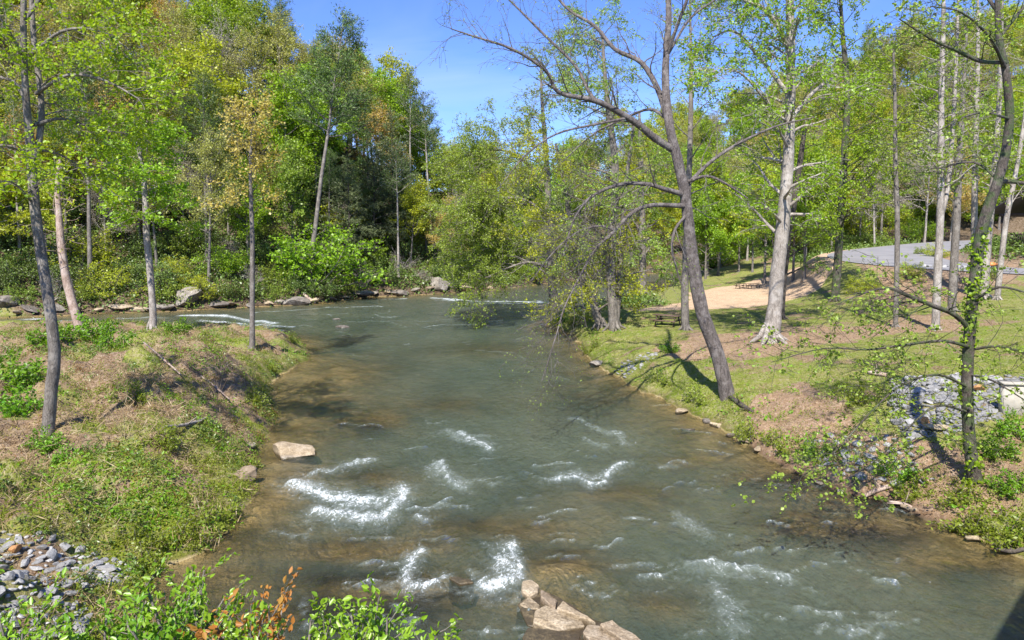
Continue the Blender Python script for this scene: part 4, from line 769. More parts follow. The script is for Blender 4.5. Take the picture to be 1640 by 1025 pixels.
# (7) ivy wrapped sycamore in front, right
b0 = G(1561, 772); Y0 = b0[1]; t = Tree(130); t.rs = .76
tp, trd = from_px(t, [(1567, 790, 20, Y0), (1561, 765, 14, Y0), (1552, 700, 12, Y0), (1549, 600, 11, Y0), (1555, 510, 11, Y0), (1562, 440, 11, Y0), (1573, 365, 11, Y0), (1595, 300, 10, Y0), (1611, 240, 8.5, Y0), (1617, 180, 8, Y0), (1610, 110, 7, Y0), (1600, 60, 6, Y0), (1598, -20, 5, Y0), (1604, -120, 3, Y0)], 12)
o8 = dict(dens=[1.6, 2.2, 2.2], levels=3, abs=[1.35, .85, .42], ang=48, lpm=3.0, clus=5, lsize=.08, spread=.03, leaf_from=2, wander=.18, seg=.25, trop=[0, .0, -.02, -.06], rmin=.005, flat=.6)
for pl, nb_ in [
  ([(1556, 530, 6, Y0), (1530, 505, 5.5, Y0-.3), (1500, 492, 5, Y0-.6), (1455, 474, 4.2, Y0-1), (1425, 462, 3.4, Y0-1.3), (1395, 466, 2, Y0-1.5), (1345, 485, 1, Y0-1.7)], 26),
  ([(1554, 556, 4, Y0), (1510, 546, 3.4, Y0-.8), (1450, 552, 2.6, Y0-1.3), (1390, 560, 2, Y0-1.6), (1320, 558, 1.4, Y0-1.8), (1235, 580, .8, Y0-2)], 26),
  ([(1550, 620, 3, Y0), (1500, 600, 2.6, Y0-1), (1440, 620, 2, Y0-1.6), (1390, 665, 1.6, Y0-2.1), (1330, 730, 1.2, Y0-2.5), (1250, 785, .7, Y0-2.8)], 28),
  ([(1551, 660, 3, Y0), (1500, 650, 2.4, Y0-1.2), (1450, 690, 1.8, Y0-2), (1400, 740, 1.3, Y0-2.6), (1340, 775, .8, Y0-3)], 22),
  ([(1562, 480, 3, Y0), (1600, 460, 2.5, Y0-.6), (1650, 470, 1.8, Y0-1)], 8), ([(1556, 560, 3, Y0), (1600, 555, 2.5, Y0-.6), (1660, 570, 1.8, Y0-1)], 9), ([(1553, 600, 2.4, Y0), (1590, 610, 2, Y0-1), (1640, 640, 1.2, Y0-1.6)], 7),
  ([(1604, 290, 5, Y0), (1630, 292, 4, Y0-.2), (1680, 300, 3, Y0-.5)], 5), ([(1612, 100, 5, Y0), (1570, 98, 4, Y0-.6), (1530, 80, 3.4, Y0-1), (1490, 62, 2.6, Y0-1.3), (1440, 30, 1.2, Y0-1.6)], 18),
  ([(1600, 60, 4, Y0), (1640, 10, 3, Y0+.4), (1680, -40, 2, Y0+.8)], 9), ([(1599, 20, 4, Y0), (1560, -30, 3, Y0+.4), (1510, -60, 2, Y0+.6)], 14), ([(1610, 110, 4, Y0), (1585, 60, 3, Y0-1), (1540, 20, 2, Y0-1.5), (1490, 10, 1, Y0-1.8)], 16),
  ([(1616, 190, 3, Y0), (1570, 180, 2.4, Y0-1), (1520, 200, 1.6, Y0-1.5), (1470, 230, .8, Y0-1.8)], 12), ([(1600, 290, 3, Y0), (1560, 260, 2.2, Y0+.8), (1500, 270, 1.5, Y0+1.2)], 9)]:
    p_, r_ = from_px(t, pl, 7); t.spawn(p_, float(r_.mean()), ln(p_), 0, o8, .18, nb_)
rng = t.rng; nl = 1500      # ivy leaves on the lower trunk
f = rng.uniform(0, 24, nl)**1.0; i = f.astype(int); q = tp[i]+(tp[i+1]-tp[i])*(f-i)[:, None]; az = rng.uniform(0, 6.28, nl); rr = trd[i]*rng.uniform(1.0, 1.5, nl)
sel = fbm(az*1.2, f, .7, 3, 4) > .47; 
sy = finish(t, 'sycamore_tree', b0, 'bk_ivy', 'lf_syc', 'ivy wrapped sycamore at lower right, its branches hanging over grey riprap', asp=.85, up=.9, fold=True)
mb = MB(); leaves(mb, (q+np.column_stack([np.cos(az)*rr, np.sin(az)*rr, np.zeros(nl)]))[sel]-b0, rng.uniform(.06, .13, int(sel.sum())), .8, .3, rng, True); iv = mb.build('ivy', M['lf_bright'], sy)

# ------------------------------------------------------------------ rocks
def rock_mesh(seed, mat_, dims=(1, 1, 1), sub=3, rough=.18, cut=7):
    import bmesh
    rng = np.random.default_rng(seed); bm = bmesh.new(); bmesh.ops.create_icosphere(bm, subdivisions=sub, radius=1)
    V = np.array([v.co[:] for v in bm.verts]); 
    for k in range(cut):
        n = nrm(rng.normal(size=3)); d = rng.uniform(.45, .8); s_ = V@n; V = V-np.clip(s_-d, 0, None)[:, None]*n
    n1 = fbm(V[:, 0]*1.3+seed, V[:, 1]*1.3+V[:, 2], 1.5, 3, seed); V *= (1+(n1-.5)*rough*2)[:, None]; V *= np.array(dims)
    for v, c_ in zip(bm.verts, V): v.co = c_
    me = bpy.data.meshes.new('rock'); bm.to_mesh(me); bm.free(); me.materials.append(mat_)
    if sub > 2:
        me.polygons.foreach_set('use_smooth', np.ones(len(me.polygons), bool))
        try: me.set_sharp_from_angle(angle=R(28))
        except Exception: pass
    return me
RM = [rock_mesh(200+i, M['rk_grey'], (1, rgs, rgz), 2, .1, 9) for i, (rgs, rgz) in enumerate([(.8, .6), (.6, .5), (.9, .55), (.7, .7), (.55, .35), (.75, .5)])]
rk = random.Random(8)
def stone(name, me, loc, s, label, cat='stone', group=None, rot=None, sc3=None):
    o = link(name, me, None, loc); o.rotation_euler = rot or (rk.uniform(-.5, .5), rk.uniform(-.5, .5), rk.uniform(0, 6.28)); o.scale = sc3 or (s, s, s); tag(o, label, cat, group); return o
def inpx(poly, px, py): return bool(inpoly(np.array([px]), np.array([py]), poly)[0])
PILES = [[(a, b+6) for a, b in p] for p in ([(-10, 850), (60, 862), (130, 885), (210, 908), (205, 930), (120, 950), (150, 1000), (120, 1030), (-10, 1030)], [(1425, 610), (1500, 604), (1560, 602), (1645, 606), (1645, 622), (1608, 628), (1605, 672), (1560, 680), (1540, 692), (1500, 700), (1455, 705), (1428, 680)])]
def pile(polypx, n, smin, smax, label, group, gapf=.75, nind=999):
    xs = [p[0] for p in polypx]; ys = [p[1] for p in polypx]; done = []; c = 0; spots = []
    for _ in range(n*60):
        if c >= n: break
        px, py = rk.uniform(min(xs), max(xs)), rk.uniform(min(ys), max(ys))
        if not inpx(polypx, px, py): continue
        q = G(px, py); s = rk.uniform(smin, smax)
        s *= rk.choice([.55, .7, .85, 1, 1, 1.15, 1.5])
        if any((q[0]-a[0])**2+(q[1]-a[1])**2 < (gapf*(s+a[2]))**2 for a in done): continue
        done.append((q[0], q[1], s)); c += 1; spots.append((s, q))
    spots.sort(key=lambda t_: -t_[0])
    for s, q in spots[:nind]: stone('riprap_stone', rk.choice(RM), (q[0], q[1], q[2]+s*.12), s, label, 'stone', group)
    if spots[nind:]:
        mb = MB()
        for s, q in spots[nind:]:
            me = rk.choice(RM); Vv = np.array([v.co[:] for v in me.vertices])*s; Mr = np.array(Matrix.Rotation(rk.uniform(0, 6.28), 3, 'Z') @ Matrix.Rotation(rk.uniform(-.5, .5), 3, 'X'))
            mb.add(Vv@Mr.T+np.array(q)+[0, 0, s*.1], None, [tuple(p.vertices) for p in me.polygons])
        tag(mb.build('riprap_rubble', M['rk_grey']), 'smaller stones filling '+label.split(' in the ')[-1], 'rubble', kind='stuff')
    return done
pile([(-10, 850), (60, 862), (130, 885), (210, 908), (205, 930), (120, 950), (150, 1000), (120, 1030), (-10, 1030)], 210, .09, .20, 'grey angular riprap stone in the pile at the lower left corner', 'riprap stones at the lower left corner', .58, 110)
pile([(1425, 610), (1500, 604), (1560, 602), (1645, 606), (1645, 622), (1608, 628), (1605, 672), (1560, 680), (1540, 692), (1500, 700), (1455, 705), (1428, 680)], 640, .10, .20, 'blue grey riprap stone in the slope of stones behind the sycamore', 'riprap stones behind the sycamore', .47, 120)
pile([(1285, 712), (1330, 700), (1420, 700), (1470, 712), (1470, 760), (1500, 775), (1440, 780), (1350, 765), (1300, 745)], 95, .12, .24, 'grey riprap stone in the loose spill under the hanging sycamore leaves', 'riprap stones spilled toward the river', .7, 40)
pile([(982, 598), (1000, 580), (1045, 563), (1055, 570), (1030, 590), (1000, 606)], 55, .10, .20, 'pale grey stone in the small drain chute left of the leaning tree', 'stones in the small drain chute', .6, 25)
stone('orange_stone', rock_mesh(301, M['rk_orange'], (1, .8, .8), 3), G(1482, 680)+[0, 0, .12], .17, 'small orange stone at the lower edge of the grey riprap', rot=(0, .2, .4))
stone('orange_stone', rock_mesh(302, M['rk_orange'], (1, .8, .6), 3), G(1568, 628)+[0, 0, .15], .2, 'orange stone high among the riprap just right of the sycamore trunk', rot=(0, .2, 1.4))
stone('orange_stone', rock_mesh(303, M['rk_orange'], (1, .8, .7), 3), G(24, 894)+[0, 0, .1], .15, 'orange stone among the grey riprap at lower left', rot=(0, .2, .4))
stone('flat_stone', rock_mesh(304, M['rk_tan'], (1.3, .5, .22), 3), G(1500, 690)+[0, 0, .12], .42, 'flat brown slab stone on the lower edge of the riprap', rot=(0, .15, .3))
def px_rock(seed, px, py, wpx, dims, label, mat_='rk_tan', dz=0., rot=(0, 0, 0), name='boulder', zmin=0.):
    q = G(px, py, zmin); s = wpx*.5*q[1]/FPX
    return stone(name, rock_mesh(seed, M[mat_], dims, 4, .12, 9), (q[0], q[1], q[2]+dz*s), s, label, 'rock', None, rot)
px_rock(310, 468, 728, 88, (1, .62, .34), 'long flat tan boulder lying in the water off the left bank', dz=.08, rot=(.1, .05, -.1))
px_rock(311, 392, 768, 44, (.9, .8, .62), 'blocky tan boulder at the left water edge, below the long flat one', dz=.22, rot=(.2, -.3, .6))
px_rock(312, 402, 716, 26, (1, .7, .4), 'small grey stone tucked behind the long flat boulder', 'rk_bank', .1)
px_rock(313, 300, 486, 54, (.9, .7, .62), 'large grey wedge boulder on the far waterline behind the white trunk', 'rk_bank', .35, (.1, -.45, .2))
px_rock(314, 262, 494, 38, (1.1, .6, .3), 'low grey slab left of the large wedge boulder', 'rk_bank', .1, (0, -.1, 0))
px_rock(315, 12, 490, 42, (1, .7, .5), 'pale rounded boulder at the far left waterline', 'rk_bank', .2, (0, .1, 0))
px_rock(316, 48, 497, 32, (1.1, .6, .3), 'slanted pale slab beside the far left boulder', 'rk_bank', .1, (0, .35, 0))
px_rock(317, 90, 496, 30, (1, .7, .6), 'grey boulder seen right of the left edge trunk on the far waterline', 'rk_bank', .1)
px_rock(318, 745, 465, 30, (1, .7, .4), 'domed tan boulder standing in the water at the far end of the left shore', 'rk_tan', .15)
px_rock(319, 188, 496, 48, (1.2, .5, .2), 'low reddish ledge on the far waterline between the two left trunks', 'rk_tan', .1)
px_rock(320, 225, 497, 36, (1.2, .5, .25), 'low tan ledge just right of the reddish one on the far waterline', 'rk_tan', .1)
px_rock(321, 470, 485, 50, (1.2, .6, .3), 'brown mud coloured ledge on the far waterline right of the tan tree', 'rk_bank', .1)
px_rock(322, 575, 476, 44, (1.2, .5, .25), 'thin pale ledge on the far waterline under the drooping hemlock', 'rk_bank', .1)
px_rock(323, 640, 471, 34, (1.1, .6, .35), 'grey ledge on the far waterline below the bright bush', 'rk_bank', .1)
px_rock(324, 705, 464, 46, (1, .6, .55), 'rough grey boulder on the far shore left of the domed one', 'rk_bank', .25)
px_rock(325, 345, 490, 40, (1.2, .5, .25), 'flat pale ledge right of the large wedge boulder', 'rk_bank', .1)
px_rock(326, 1560, 867, 28, (1, .7, .45), 'rounded tan stone at the lower right water edge', 'rk_tan', .2)
px_rock(327, 1101, 689, 24, (1.2, .5, .3), 'small dark stone just off the right bank below the leaning tree', 'rk_bank', .0)
px_rock(328, 548, 524, 22, (1.2, .6, .4), 'small dark rock breaking the surface mid river on the left', 'rk_bank', -.1)
px_rock(329, 540, 512, 16, (1.2, .6, .4), 'tiny dark rock behind the other one in mid river', 'rk_bank', -.1)
for k, (px, py, w_) in enumerate([(958, 585, 30), (1092, 660, 26), (1130, 676, 24), (1150, 684, 28), (1175, 697, 24), (1215, 722, 22), (1310, 775, 22), (1455, 815, 26), (1530, 850, 24), (1600, 878, 24), (1345, 790, 20), (1195, 708, 22)]):
    px_rock(340+k, px, py, w_, (1.1, .7, .45), 'low brown bank stone at the right water edge', ['rk_bank', 'rk_tan'][k % 2], .05, (0, 0, k*.8)).__setitem__('group', 'stones along the right water edge')
for k, (px, py, w_) in enumerate([(120, 500, 34), (158, 499, 28), (245, 497, 30), (372, 490, 40), (400, 490, 34), (430, 488, 36), (448, 486, 30), (500, 484, 30), (530, 480, 34), (555, 478, 26), (600, 474, 34), (622, 473, 26), (665, 470, 30), (688, 467, 34), (722, 465, 26), (30, 503, 34), (72, 503, 26), (785, 462, 24)]):
    px_rock(360+k, px, py, w_*.6, (1.2, .6, .38), 'pale rock in the row of ledges along the far waterline', ['rk_bank', 'rk_tan'][k % 2], .2, (.1*(k % 3-1), .15*(k % 4-1.5), k*.5)).__setitem__('group', 'rocks along the far waterline')
# ledge at bottom centre: tilted blocks
def ledge(px0, py0, px1, py1, wid, label, seed, h=.32):
    a = WZ(px0, py0, .15); b_ = WZ(px1, py1, .15); c_ = (a+b_)/2; Lx = np.linalg.norm((b_-a)[:2]); rz = math.atan2(b_[1]-a[1], b_[0]-a[0])
    import bmesh
    bm = bmesh.new(); bmesh.ops.create_cube(bm, size=1); bmesh.ops.subdivide_edges(bm, edges=bm.edges[:], cuts=9, use_grid_fill=True)
    Vv = np.array([v.co[:] for v in bm.verts]); u = Vv.copy(); ang = 1+.12*u[:, 1]*(1 if seed % 2 else -1)+(fbm(u[:, 1]*2+seed, u[:, 2]*1.0+seed, 1.5, 3, seed)-.5)*.14
    Vv[:, 0] *= Lx*ang; Vv[:, 1] *= wid*(1+(fbm(u[:, 0]*3+seed, u[:, 2]*.5+seed, 1.2, 3, seed+3)-.5)*.35); Vv[:, 2] = Vv[:, 2]*h+(fbm(u[:, 0]*2.5+seed, u[:, 1]*2.5, 2., 4, seed)-.5)*.06-Vv[:, 1]*.12
    Vv[:, 0] += .18*Vv[:, 1]
    cr_ = np.abs(u).max(1) > .49; Vv[:, 2] -= .05*(np.abs(u[:, :2]).max(1) > .48)*(u[:, 2] > 0)
    for v, q in zip(bm.verts, Vv): v.co = q
    me = bpy.data.meshes.new('ledge'); bm.to_mesh(me); bm.free(); me.materials.append(M['rk_tan'])
    me.polygons.foreach_set('use_smooth', np.ones(len(me.polygons), bool))
    try: me.set_sharp_from_angle(angle=R(35))
    except Exception: pass
    o = link('rock_ledge', me, None, (c_[0], c_[1], .03)); o.rotation_euler = (0, 0, rz); tag(o, label, 'rock'); return o
def slab(pts, zt, label, seed, mat_='rk_tan', thick=.5, tilt=0., name='rock_ledge'):
    import bmesh
    px = [(380+a/2.412, 640+b/2.412) for a, b in pts]; wp = np.array([WZ(a, b, zt) for a, b in px]); c_ = wp.mean(0); rng = np.random.default_rng(seed)
    bm = bmesh.new(); vs = [bm.verts.new((p[0]-c_[0], p[1]-c_[1], tilt*(p[0]-c_[0]))) for p in wp]; f = bm.faces.new(vs)
    if f.normal.z < 0 or True: bmesh.ops.recalc_face_normals(bm, faces=[f])
    ex = bmesh.ops.extrude_face_region(bm, geom=[f]); nv = [v for v in ex['geom'] if isinstance(v, bmesh.types.BMVert)]
    for v in nv: v.co.z -= thick; v.co.x *= 1.06; v.co.y *= 1.06
    bmesh.ops.recalc_face_normals(bm, faces=bm.faces[:])
    bmesh.ops.bevel(bm, geom=bm.edges[:], offset=.02, segments=1, affect='EDGES')
    bmesh.ops.triangulate(bm, faces=bm.faces[:])
    for _ in range(3): 
        lg = [e_ for e_ in bm.edges if e_.calc_length() > .12]
        if lg: bmesh.ops.subdivide_edges(bm, edges=lg, cuts=1); bmesh.ops.triangulate(bm, faces=bm.faces[:])
    V_ = np.array([v.co[:] for v in bm.verts]); n_ = fbm(V_[:, 0]*2+seed*3, V_[:, 1]*2+V_[:, 2]*2, 1.6, 4, seed)-.5; st_ = np.floor((V_[:, 0]*.8+V_[:, 1]*1.6+n_*.6)*2.2)/2.2
    for v, n1, s1 in zip(bm.verts, n_, st_): v.co.z += n1*.05+.012*math.sin(s1*9.)-.05*v.co.x; v.co.x += n1*.06; v.co.y += n1*.06
    me = bpy.data.meshes.new('ledge'); bm.to_mesh(me); bm.free(); me.materials.append(M[mat_])
    o = link(name, me, None, (c_[0], c_[1], zt)); tag(o, label, 'rock'); return o
slab([(1098, 735), (1100, 702), (1135, 692), (1168, 712), (1162, 742), (1130, 757)], .13, 'small rounded tan block at the upper end of the river ledge', 1)
slab([(1172, 730), (1237, 768), (1230, 802), (1168, 765)], .14, 'narrow tan block behind the rounded one on the river ledge', 2)
slab([(1090, 792), (1125, 760), (1172, 790), (1160, 812), (1110, 804)], .07, 'low tan block at the left side of the river ledge', 3)
slab([(1140, 868), (1150, 818), (1192, 792), (1262, 816), (1330, 842), (1345, 868), (1240, 886)], .09, 'broad tan slab in the middle of the river ledge', 4)
slab([(1236, 804), (1256, 778), (1300, 800), (1388, 852), (1330, 838)], .14, 'long tan block forming the right rim of the river ledge', 5)
slab([(1332, 905), (1352, 868), (1400, 872), (1460, 918), (1530, 990), (1420, 1000)], .08, 'pale slab of the river ledge cut by the bottom of the picture', 6)
slab([(1400, 868), (1446, 852), (1575, 925), (1660, 1000), (1560, 1010), (1468, 915)], .15, 'outermost long block of the river ledge at the bottom, right rim', 7)
slab([(1085, 800), (1160, 730), (1240, 770), (1400, 850), (1480, 870), (1640, 960), (1660, 1010), (1440, 1010), (1280, 900), (1120, 880)], .0, 'dark wet foot of the river ledge under its tan blocks', 12, 'rk_wet')
slab([(1100, 925), (1125, 880), (1235, 893), (1330, 880), (1325, 920), (1390, 990), (1180, 1000)], .05, 'half sunk dark wet slab at the bottom left of the river ledge', 8, 'rk_wet')
slab([(815, 690), (850, 682), (905, 690), (912, 704), (860, 712)], .06, 'dark wet rock between the two small falls', 10, 'rk_wet')

# ------------------------------------------------------------------ built things
M['wood'] = plainmat('weathered_wood', (.13, .085, .055), .8, 0, .35, 14)
M['wood_dk'] = plainmat('dark_timber', (.075, .05, .035), .75, 0, .35, 10)
M['concrete'] = plainmat('concrete', (.42, .39, .33), .9, 0, .15, 5)
M['roof'] = plainmat('roof_brown', (.10, .085, .075), .8, 0, .2, 6)
M['metal'] = plainmat('dark_metal', (.08, .08, .085), .5, .6, .2, 10)
M['paint_or'] = plainmat('orange_paint', (.62, .22, .05), .45, 0, .12, 10)
M['paint_wh'] = plainmat('white_plastic', (.62, .64, .68), .45, 0, .1, 10)
M['tyre'] = plainmat('rubber', (.03, .03, .03), .8, 0, .2, 10)
def picnic(loc, rz, label, s=1.):
    e = empty('picnic_table', loc, rz, s); tag(e, label, 'picnic table', 'picnic tables')
    mb = MB()
    for k in range(5): mb.box((0, -.30+k*.15, .74), (1.85, .138, .045), rx=0)
    for sx_ in (-.6, .6): mb.box((sx_, 0, .70), (.09, .72, .038))
    mb.build('tabletop', M['wood'], e)
    for sy_ in (-1, 1):
        mb = MB()
        for k in range(2): mb.box((0, sy_*(.66+.14*k), .44), (1.85, .13, .045))
        mb.build('bench', M['wood'], e)
    for sx_ in (-.66, .66):
        mb = MB(); mb.box((sx_, 0, .39), (.045, 1.5, .10))
        for sy_ in (-1, 1): mb.box((sx_+.05, sy_*.42, .34), (.045, .10, .86), rx=sy_*.42)
        mb.build('leg', M['wood_dk'], e)
    return e
q = G(1068, 522); picnic((q[0], q[1], q[2]-.02), R(-38), 'dark wooden picnic table with attached benches beside the straight slim trunk')
q = G(1187, 462); picnic((q[0], q[1], q[2]), .3, 'left one of two tiny picnic tables far off on the sand', .72)
q = G(1207, 462); picnic((q[0], q[1], q[2]), .1, 'right one of two tiny picnic tables far off on the sand', .72)
# post by slim tree
q = G(1092, 527); mb = MB(); mb.tube([(0, 0, -.2), (0, 0, .5), (0, 0, .95), (0, 0, 1.0)], [.07, .07, .065, .04], 10, True); o = mb.build('wooden_post', M['wood_dk'], None, False, q); tag(o, 'short dark post beside the foot of the slim trunk near the picnic table', 'post')
# concrete wall at right
q = G(1612, 668); e = empty('concrete_wall', (q[0], q[1], q[2]), R(-8)); tag(e, 'low pale concrete retaining wall at the right edge beside the riprap', 'wall')
mb = MB(); mb.box((3.0, .3, .35), (6.0, .35, 1.3)); mb.build('wall', M['concrete'], e); mb = MB(); mb.box((3.0, .3, 1.03), (6.08, .43, .07)); mb.build('coping', M['concrete'], e)
# pavilion by the road
pc = P(1712, 372, 66); zf = float(hgt(pc[0], pc[1]))+.35; e = empty('timber_pavilion', (pc[0], pc[1], zf), R(12)); tag(e, 'dark timber pavilion with posts and railing at the right edge beyond the road', 'building')
mb = MB(); mb.box((0, 0, -.1), (9, 7, .2)); mb.box((0, 0, -.7), (8.6, 6.6, 1.0)); mb.build('deck', M['wood_dk'], e)
for xx in (-4.2, -1.4, 1.4, 4.2):
    for yy in (-3.2, 3.2): mb = MB(); mb.box((xx, yy, 1.4), (.22, .22, 2.8)); mb.build('post', M['wood_dk'], e)
mb = MB(); mb.box((0, -3.2, 2.9), (9.2, .25, .3)); mb.box((0, 3.2, 2.9), (9.2, .25, .3)); mb.box((-4.2, 0, 2.9), (.25, 6.1, .28)); mb.box((4.2, 0, 2.9), (.25, 6.1, .28)); mb.build('beam', M['wood_dk'], e)
mb = MB(); mb.add([(-5.2, -4.3, 3.0), (5.2, -4.3, 3.0), (5.2, 4.3, 3.0), (-5.2, 4.3, 3.0), (-5.2, 0, 5.2), (5.2, 0, 5.2), (-5.2, -4.3, 3.15), (5.2, -4.3, 3.15), (5.2, 4.3, 3.15), (-5.2, 4.3, 3.15), (-5.2, 0, 5.35), (5.2, 0, 5.35)],
  [(0, 4, 5, 1), (3, 2, 5, 4), (6, 7, 11, 10), (8, 9, 10, 11), (0, 1, 7, 6), (2, 3, 9, 8), (0, 6, 10, 4), (4, 10, 9, 3), (1, 5, 11, 7), (5, 2, 8, 11)]); mb.build('roof', M['roof'], e)
mb = MB(); mb.box((0, -3.28, .95), (9, .07, .09)); mb.box((-4.3, 0, .95), (.07, 6.4, .09)); mb.box((0, -3.28, .15), (9, .05, .07)); mb.box((-4.3, 0, .15), (.05, 6.4, .07))
for k in range(41): mb.box((-4.4+k*.22, -3.28, .55), (.035, .035, .8))
for k in range(28): mb.box((-4.3, -3.1+k*.22, .55), (.035, .035, .8))
mb.build('railing', M['wood_dk'], e)
# small orange machine beside it
q = P(1590, 388, 57); zq = float(hgt(q[0], q[1])); e = empty('garden_cart', (q[0], q[1], zq), .3, .75); tag(e, 'small orange and white garden cart beyond the road, left of the pavilion', 'cart')
mb = MB(); mb.box((0, 0, .62), (.9, .6, .28)); mb.box((-.1, 0, .80), (.5, .46, .14)); mb.build('body', M['paint_or'], e); mb = MB(); mb.box((.72, 0, .55), (.5, .5, .35)); mb.build('tank', M['paint_wh'], e)
for xx, yy in ((-.3, .34), (-.3, -.34), (.5, .34), (.5, -.34)): mb = MB(); mb.tube([(xx, yy-.05, .24), (xx, yy+.05, .24)], [.24, .24], 14, True); mb.build('wheel', M['tyre'], e)
mb = MB(); mb.tube([(-.45, 0, .65), (-.8, 0, .95), (-.95, 0, 1.0)], [.025, .025, .025], 6, True); mb.build('handle', M['metal'], e)
# low stone border between the two road arms
for k in range(26):
    px = 1462+k*5.6; Yk = 58+(k % 3)*.3; q = P(px, 410, Yk); z = float(hgt(q[0], q[1]))
    stone('border_stone', RM[k % 6], (q[0], q[1], z+.14), rk.uniform(.28, .42), 'pale stone in the low border row beyond the near road arm', 'stone', 'border stones beyond the road')
# bridge the photograph is taken from (casts the shade at lower right)
e = empty('road_bridge', (0, 0, 0), R(43.2)); tag(e, 'concrete road bridge deck crossing the river at the viewpoint', 'bridge')
mb = MB(); mb.box((6, -3.6, 5.7), (52, 6.35, .5)); mb.box((19, -.27, 5.7), (26, .27, .49)); mb.build('deck', M['concrete'], e)
mb = MB(); mb.box((19, -.27, 6.25), (26, .25, .6)); mb.box((6, -6.7, 6.25), (52, .25, .6)); mb.build('parapet', M['concrete'], e)

# logs, drift sticks
def log(pl, label, bark='bk_tan', name='log', zoff=.08, stubs=2, seed=1):
    rng = np.random.default_rng(seed); pts = []; 
    for px, py, r in pl: q = G(px, py); pts.append([q[0], q[1], q[2]+zoff, r*q[1]/FPX])
    A = catmull(pts, 4); c0 = A[0, :3].copy(); mb = MB(); mb.tube(A[:, :3]-c0, A[:, 3], 8, True, .08, rng)
    for k in range(stubs):
        i = rng.integers(2, len(A)-2); d = nrm(rng.normal(size=3)+[0, 0, 1]); mb.tube([A[i, :3]-c0, A[i, :3]-c0+d*.25, A[i, :3]-c0+d*.45], [A[i, 3]*.5, A[i, 3]*.3, .008], 5)
    o = mb.build(name, M[bark], None, True, c0); tag(o, label, 'log'); return o
log([(1385, 800, 3), (1400, 794, 4), (1425, 786, 3.5)], 'short pale log at the water edge under the sycamore branches', seed=2)
log([(1424, 808, 2), (1445, 812, 2.5), (1460, 818, 2)], 'thin weathered stick at the water edge right of the pale log', seed=3)
log([(1592, 884, 3), (1620, 892, 3.5), (1640, 893, 3)], 'dark log in the shallows at the lower right edge', 'bk_dark', seed=4)
log([(1170, 640, 4), (1190, 655, 4), (1206, 664, 2)], 'dark root like log beside the foot of the leaning tree', 'bk_dark', seed=5)
log([(485, 472, 2), (495, 480, 2.4), (505, 486, 2)], 'pale fallen trunk lying down the far bank right of the tan tree', seed=6)
log([(1390, 601, 3), (1420, 604, 3.4)], 'tan cut log on the lawn left of the grey riprap', seed=7)
log([(262, 692, 2), (300, 685, 3), (335, 672, 2)], 'fallen grey branch on the slope of the left bank', 'bk_pale', seed=8)
log([(230, 560, 1.2), (262, 585, 1.5), (290, 612, 1)], 'thin straw coloured dead stick on the upper slope of the left bank', 'bk_tan', zoff=.25, seed=9)
log([(322, 610, 1.2), (345, 630, 1.4), (368, 650, 1)], 'thin pale dead stick on the lower slope of the left bank', 'bk_tan', zoff=.2, seed=10)
q = G(640, 440); put('brush0', q[0], q[1], 1.0, .5, 'pale grey dead treetop fallen at the far waterline', (0, .6))

# ------------------------------------------------------------------ ground cover
def cover(name, n, xr, yr, dens, mat_, size, asp, clump, h, seed, up=1., label=None, cat='ground cover', per=9, fold=False):
    rng = np.random.default_rng(seed); m_ = n*6; x = rng.uniform(*xr, m_); y = rng.uniform(*yr, m_)
    k = (rng.uniform(size=m_) < dens(x, y)) & (np.abs(x/np.maximum(y, .1)) < .82); x = x[k][:n]; y = y[k][:n]
    sz = rng.uniform(.4, 1.3, len(x))
    X = np.repeat(x, per); Y = np.repeat(y, per); S = np.repeat(sz, per); N_ = len(X)
    dx = rng.normal(size=N_)*clump*S; dy = rng.normal(size=N_)*clump*S; X = X+dx; Y = Y+dy
    hh_ = h*S*np.exp(-(dx*dx+dy*dy)/(2*(clump*S)**2)*.6)
    Z = hgt(X, Y)+hh_*rng.uniform(.15, 1.1, N_); mb = MB(); leaves(mb, np.column_stack([X, Y, Z]), size*rng.uniform(.6, 1.4, N_), asp, up, rng, fold)
    o = mb.build(name, M[mat_]); tag(o, label, cat, kind='stuff'); return o
def grid_at(A):
    def f(x, y):
        i = np.clip(np.searchsorted(gx, x)-1, 0, len(gx)-2); j = np.clip(np.searchsorted(gy, y)-1, 0, len(gy)-2); return A[j, i]
    return f
gF, lF, sF, iF, hF = grid_at(gm), grid_at(dl), grid_at(SDn), grid_at(isL.astype(float)), grid_at(hillm)
dF, saF, rF = grid_at(np.maximum(dirt, dirt2)), grid_at(sand), grid_at(ROADD)
shore = lambda x, y: np.exp(-lF(x, y)/1.5)
LB = dict(xr=(-34, -4), yr=(9, 52))
PW = [[tuple(G(a, b)[:2]) for a, b in p] for p in PILES]
ok = lambda x, y: (sF(x, y) < -.12) & ((~inpoly(x, y, PW[0]) & ~inpoly(x, y, PW[1])) | (fbm(x, y, 1.2, 3, 700) > .66))
yy_ = lambda y: np.clip((30/y)**1.6, .1, 2.2)/2.2
cover('bank_weeds', 12000, *LB.values(), lambda x, y: iF(x, y)*ok(x, y)*(gF(x, y)*.75+.02+.25*shore(x, y))*yy_(y), 'lf_weed', .055, .45, .13, .20, 1, label='olive green weeds matted over the left bank')
cover('leafy_weeds', 4200, *LB.values(), lambda x, y: iF(x, y)*ok(x, y)*(sstep(.53, .62, fbm(x, y, .55, 3, 333))*.9+.01)*yy_(y), 'lf_weed2', .085, .6, .18, .36, 2, label='brighter leafy weeds in patches on the left bank', fold=True)
cover('moss_tufts', 7000, *LB.values(), lambda x, y: iF(x, y)*ok(x, y)*(sstep(24, 15, y)*.7+.1)*sstep(.46, .6, fbm(x, y, .7, 3, 433))*yy_(y), 'lf_moss', .045, .6, .15, .10, 3, label='mossy yellow tufts on the low terrace of the left bank')
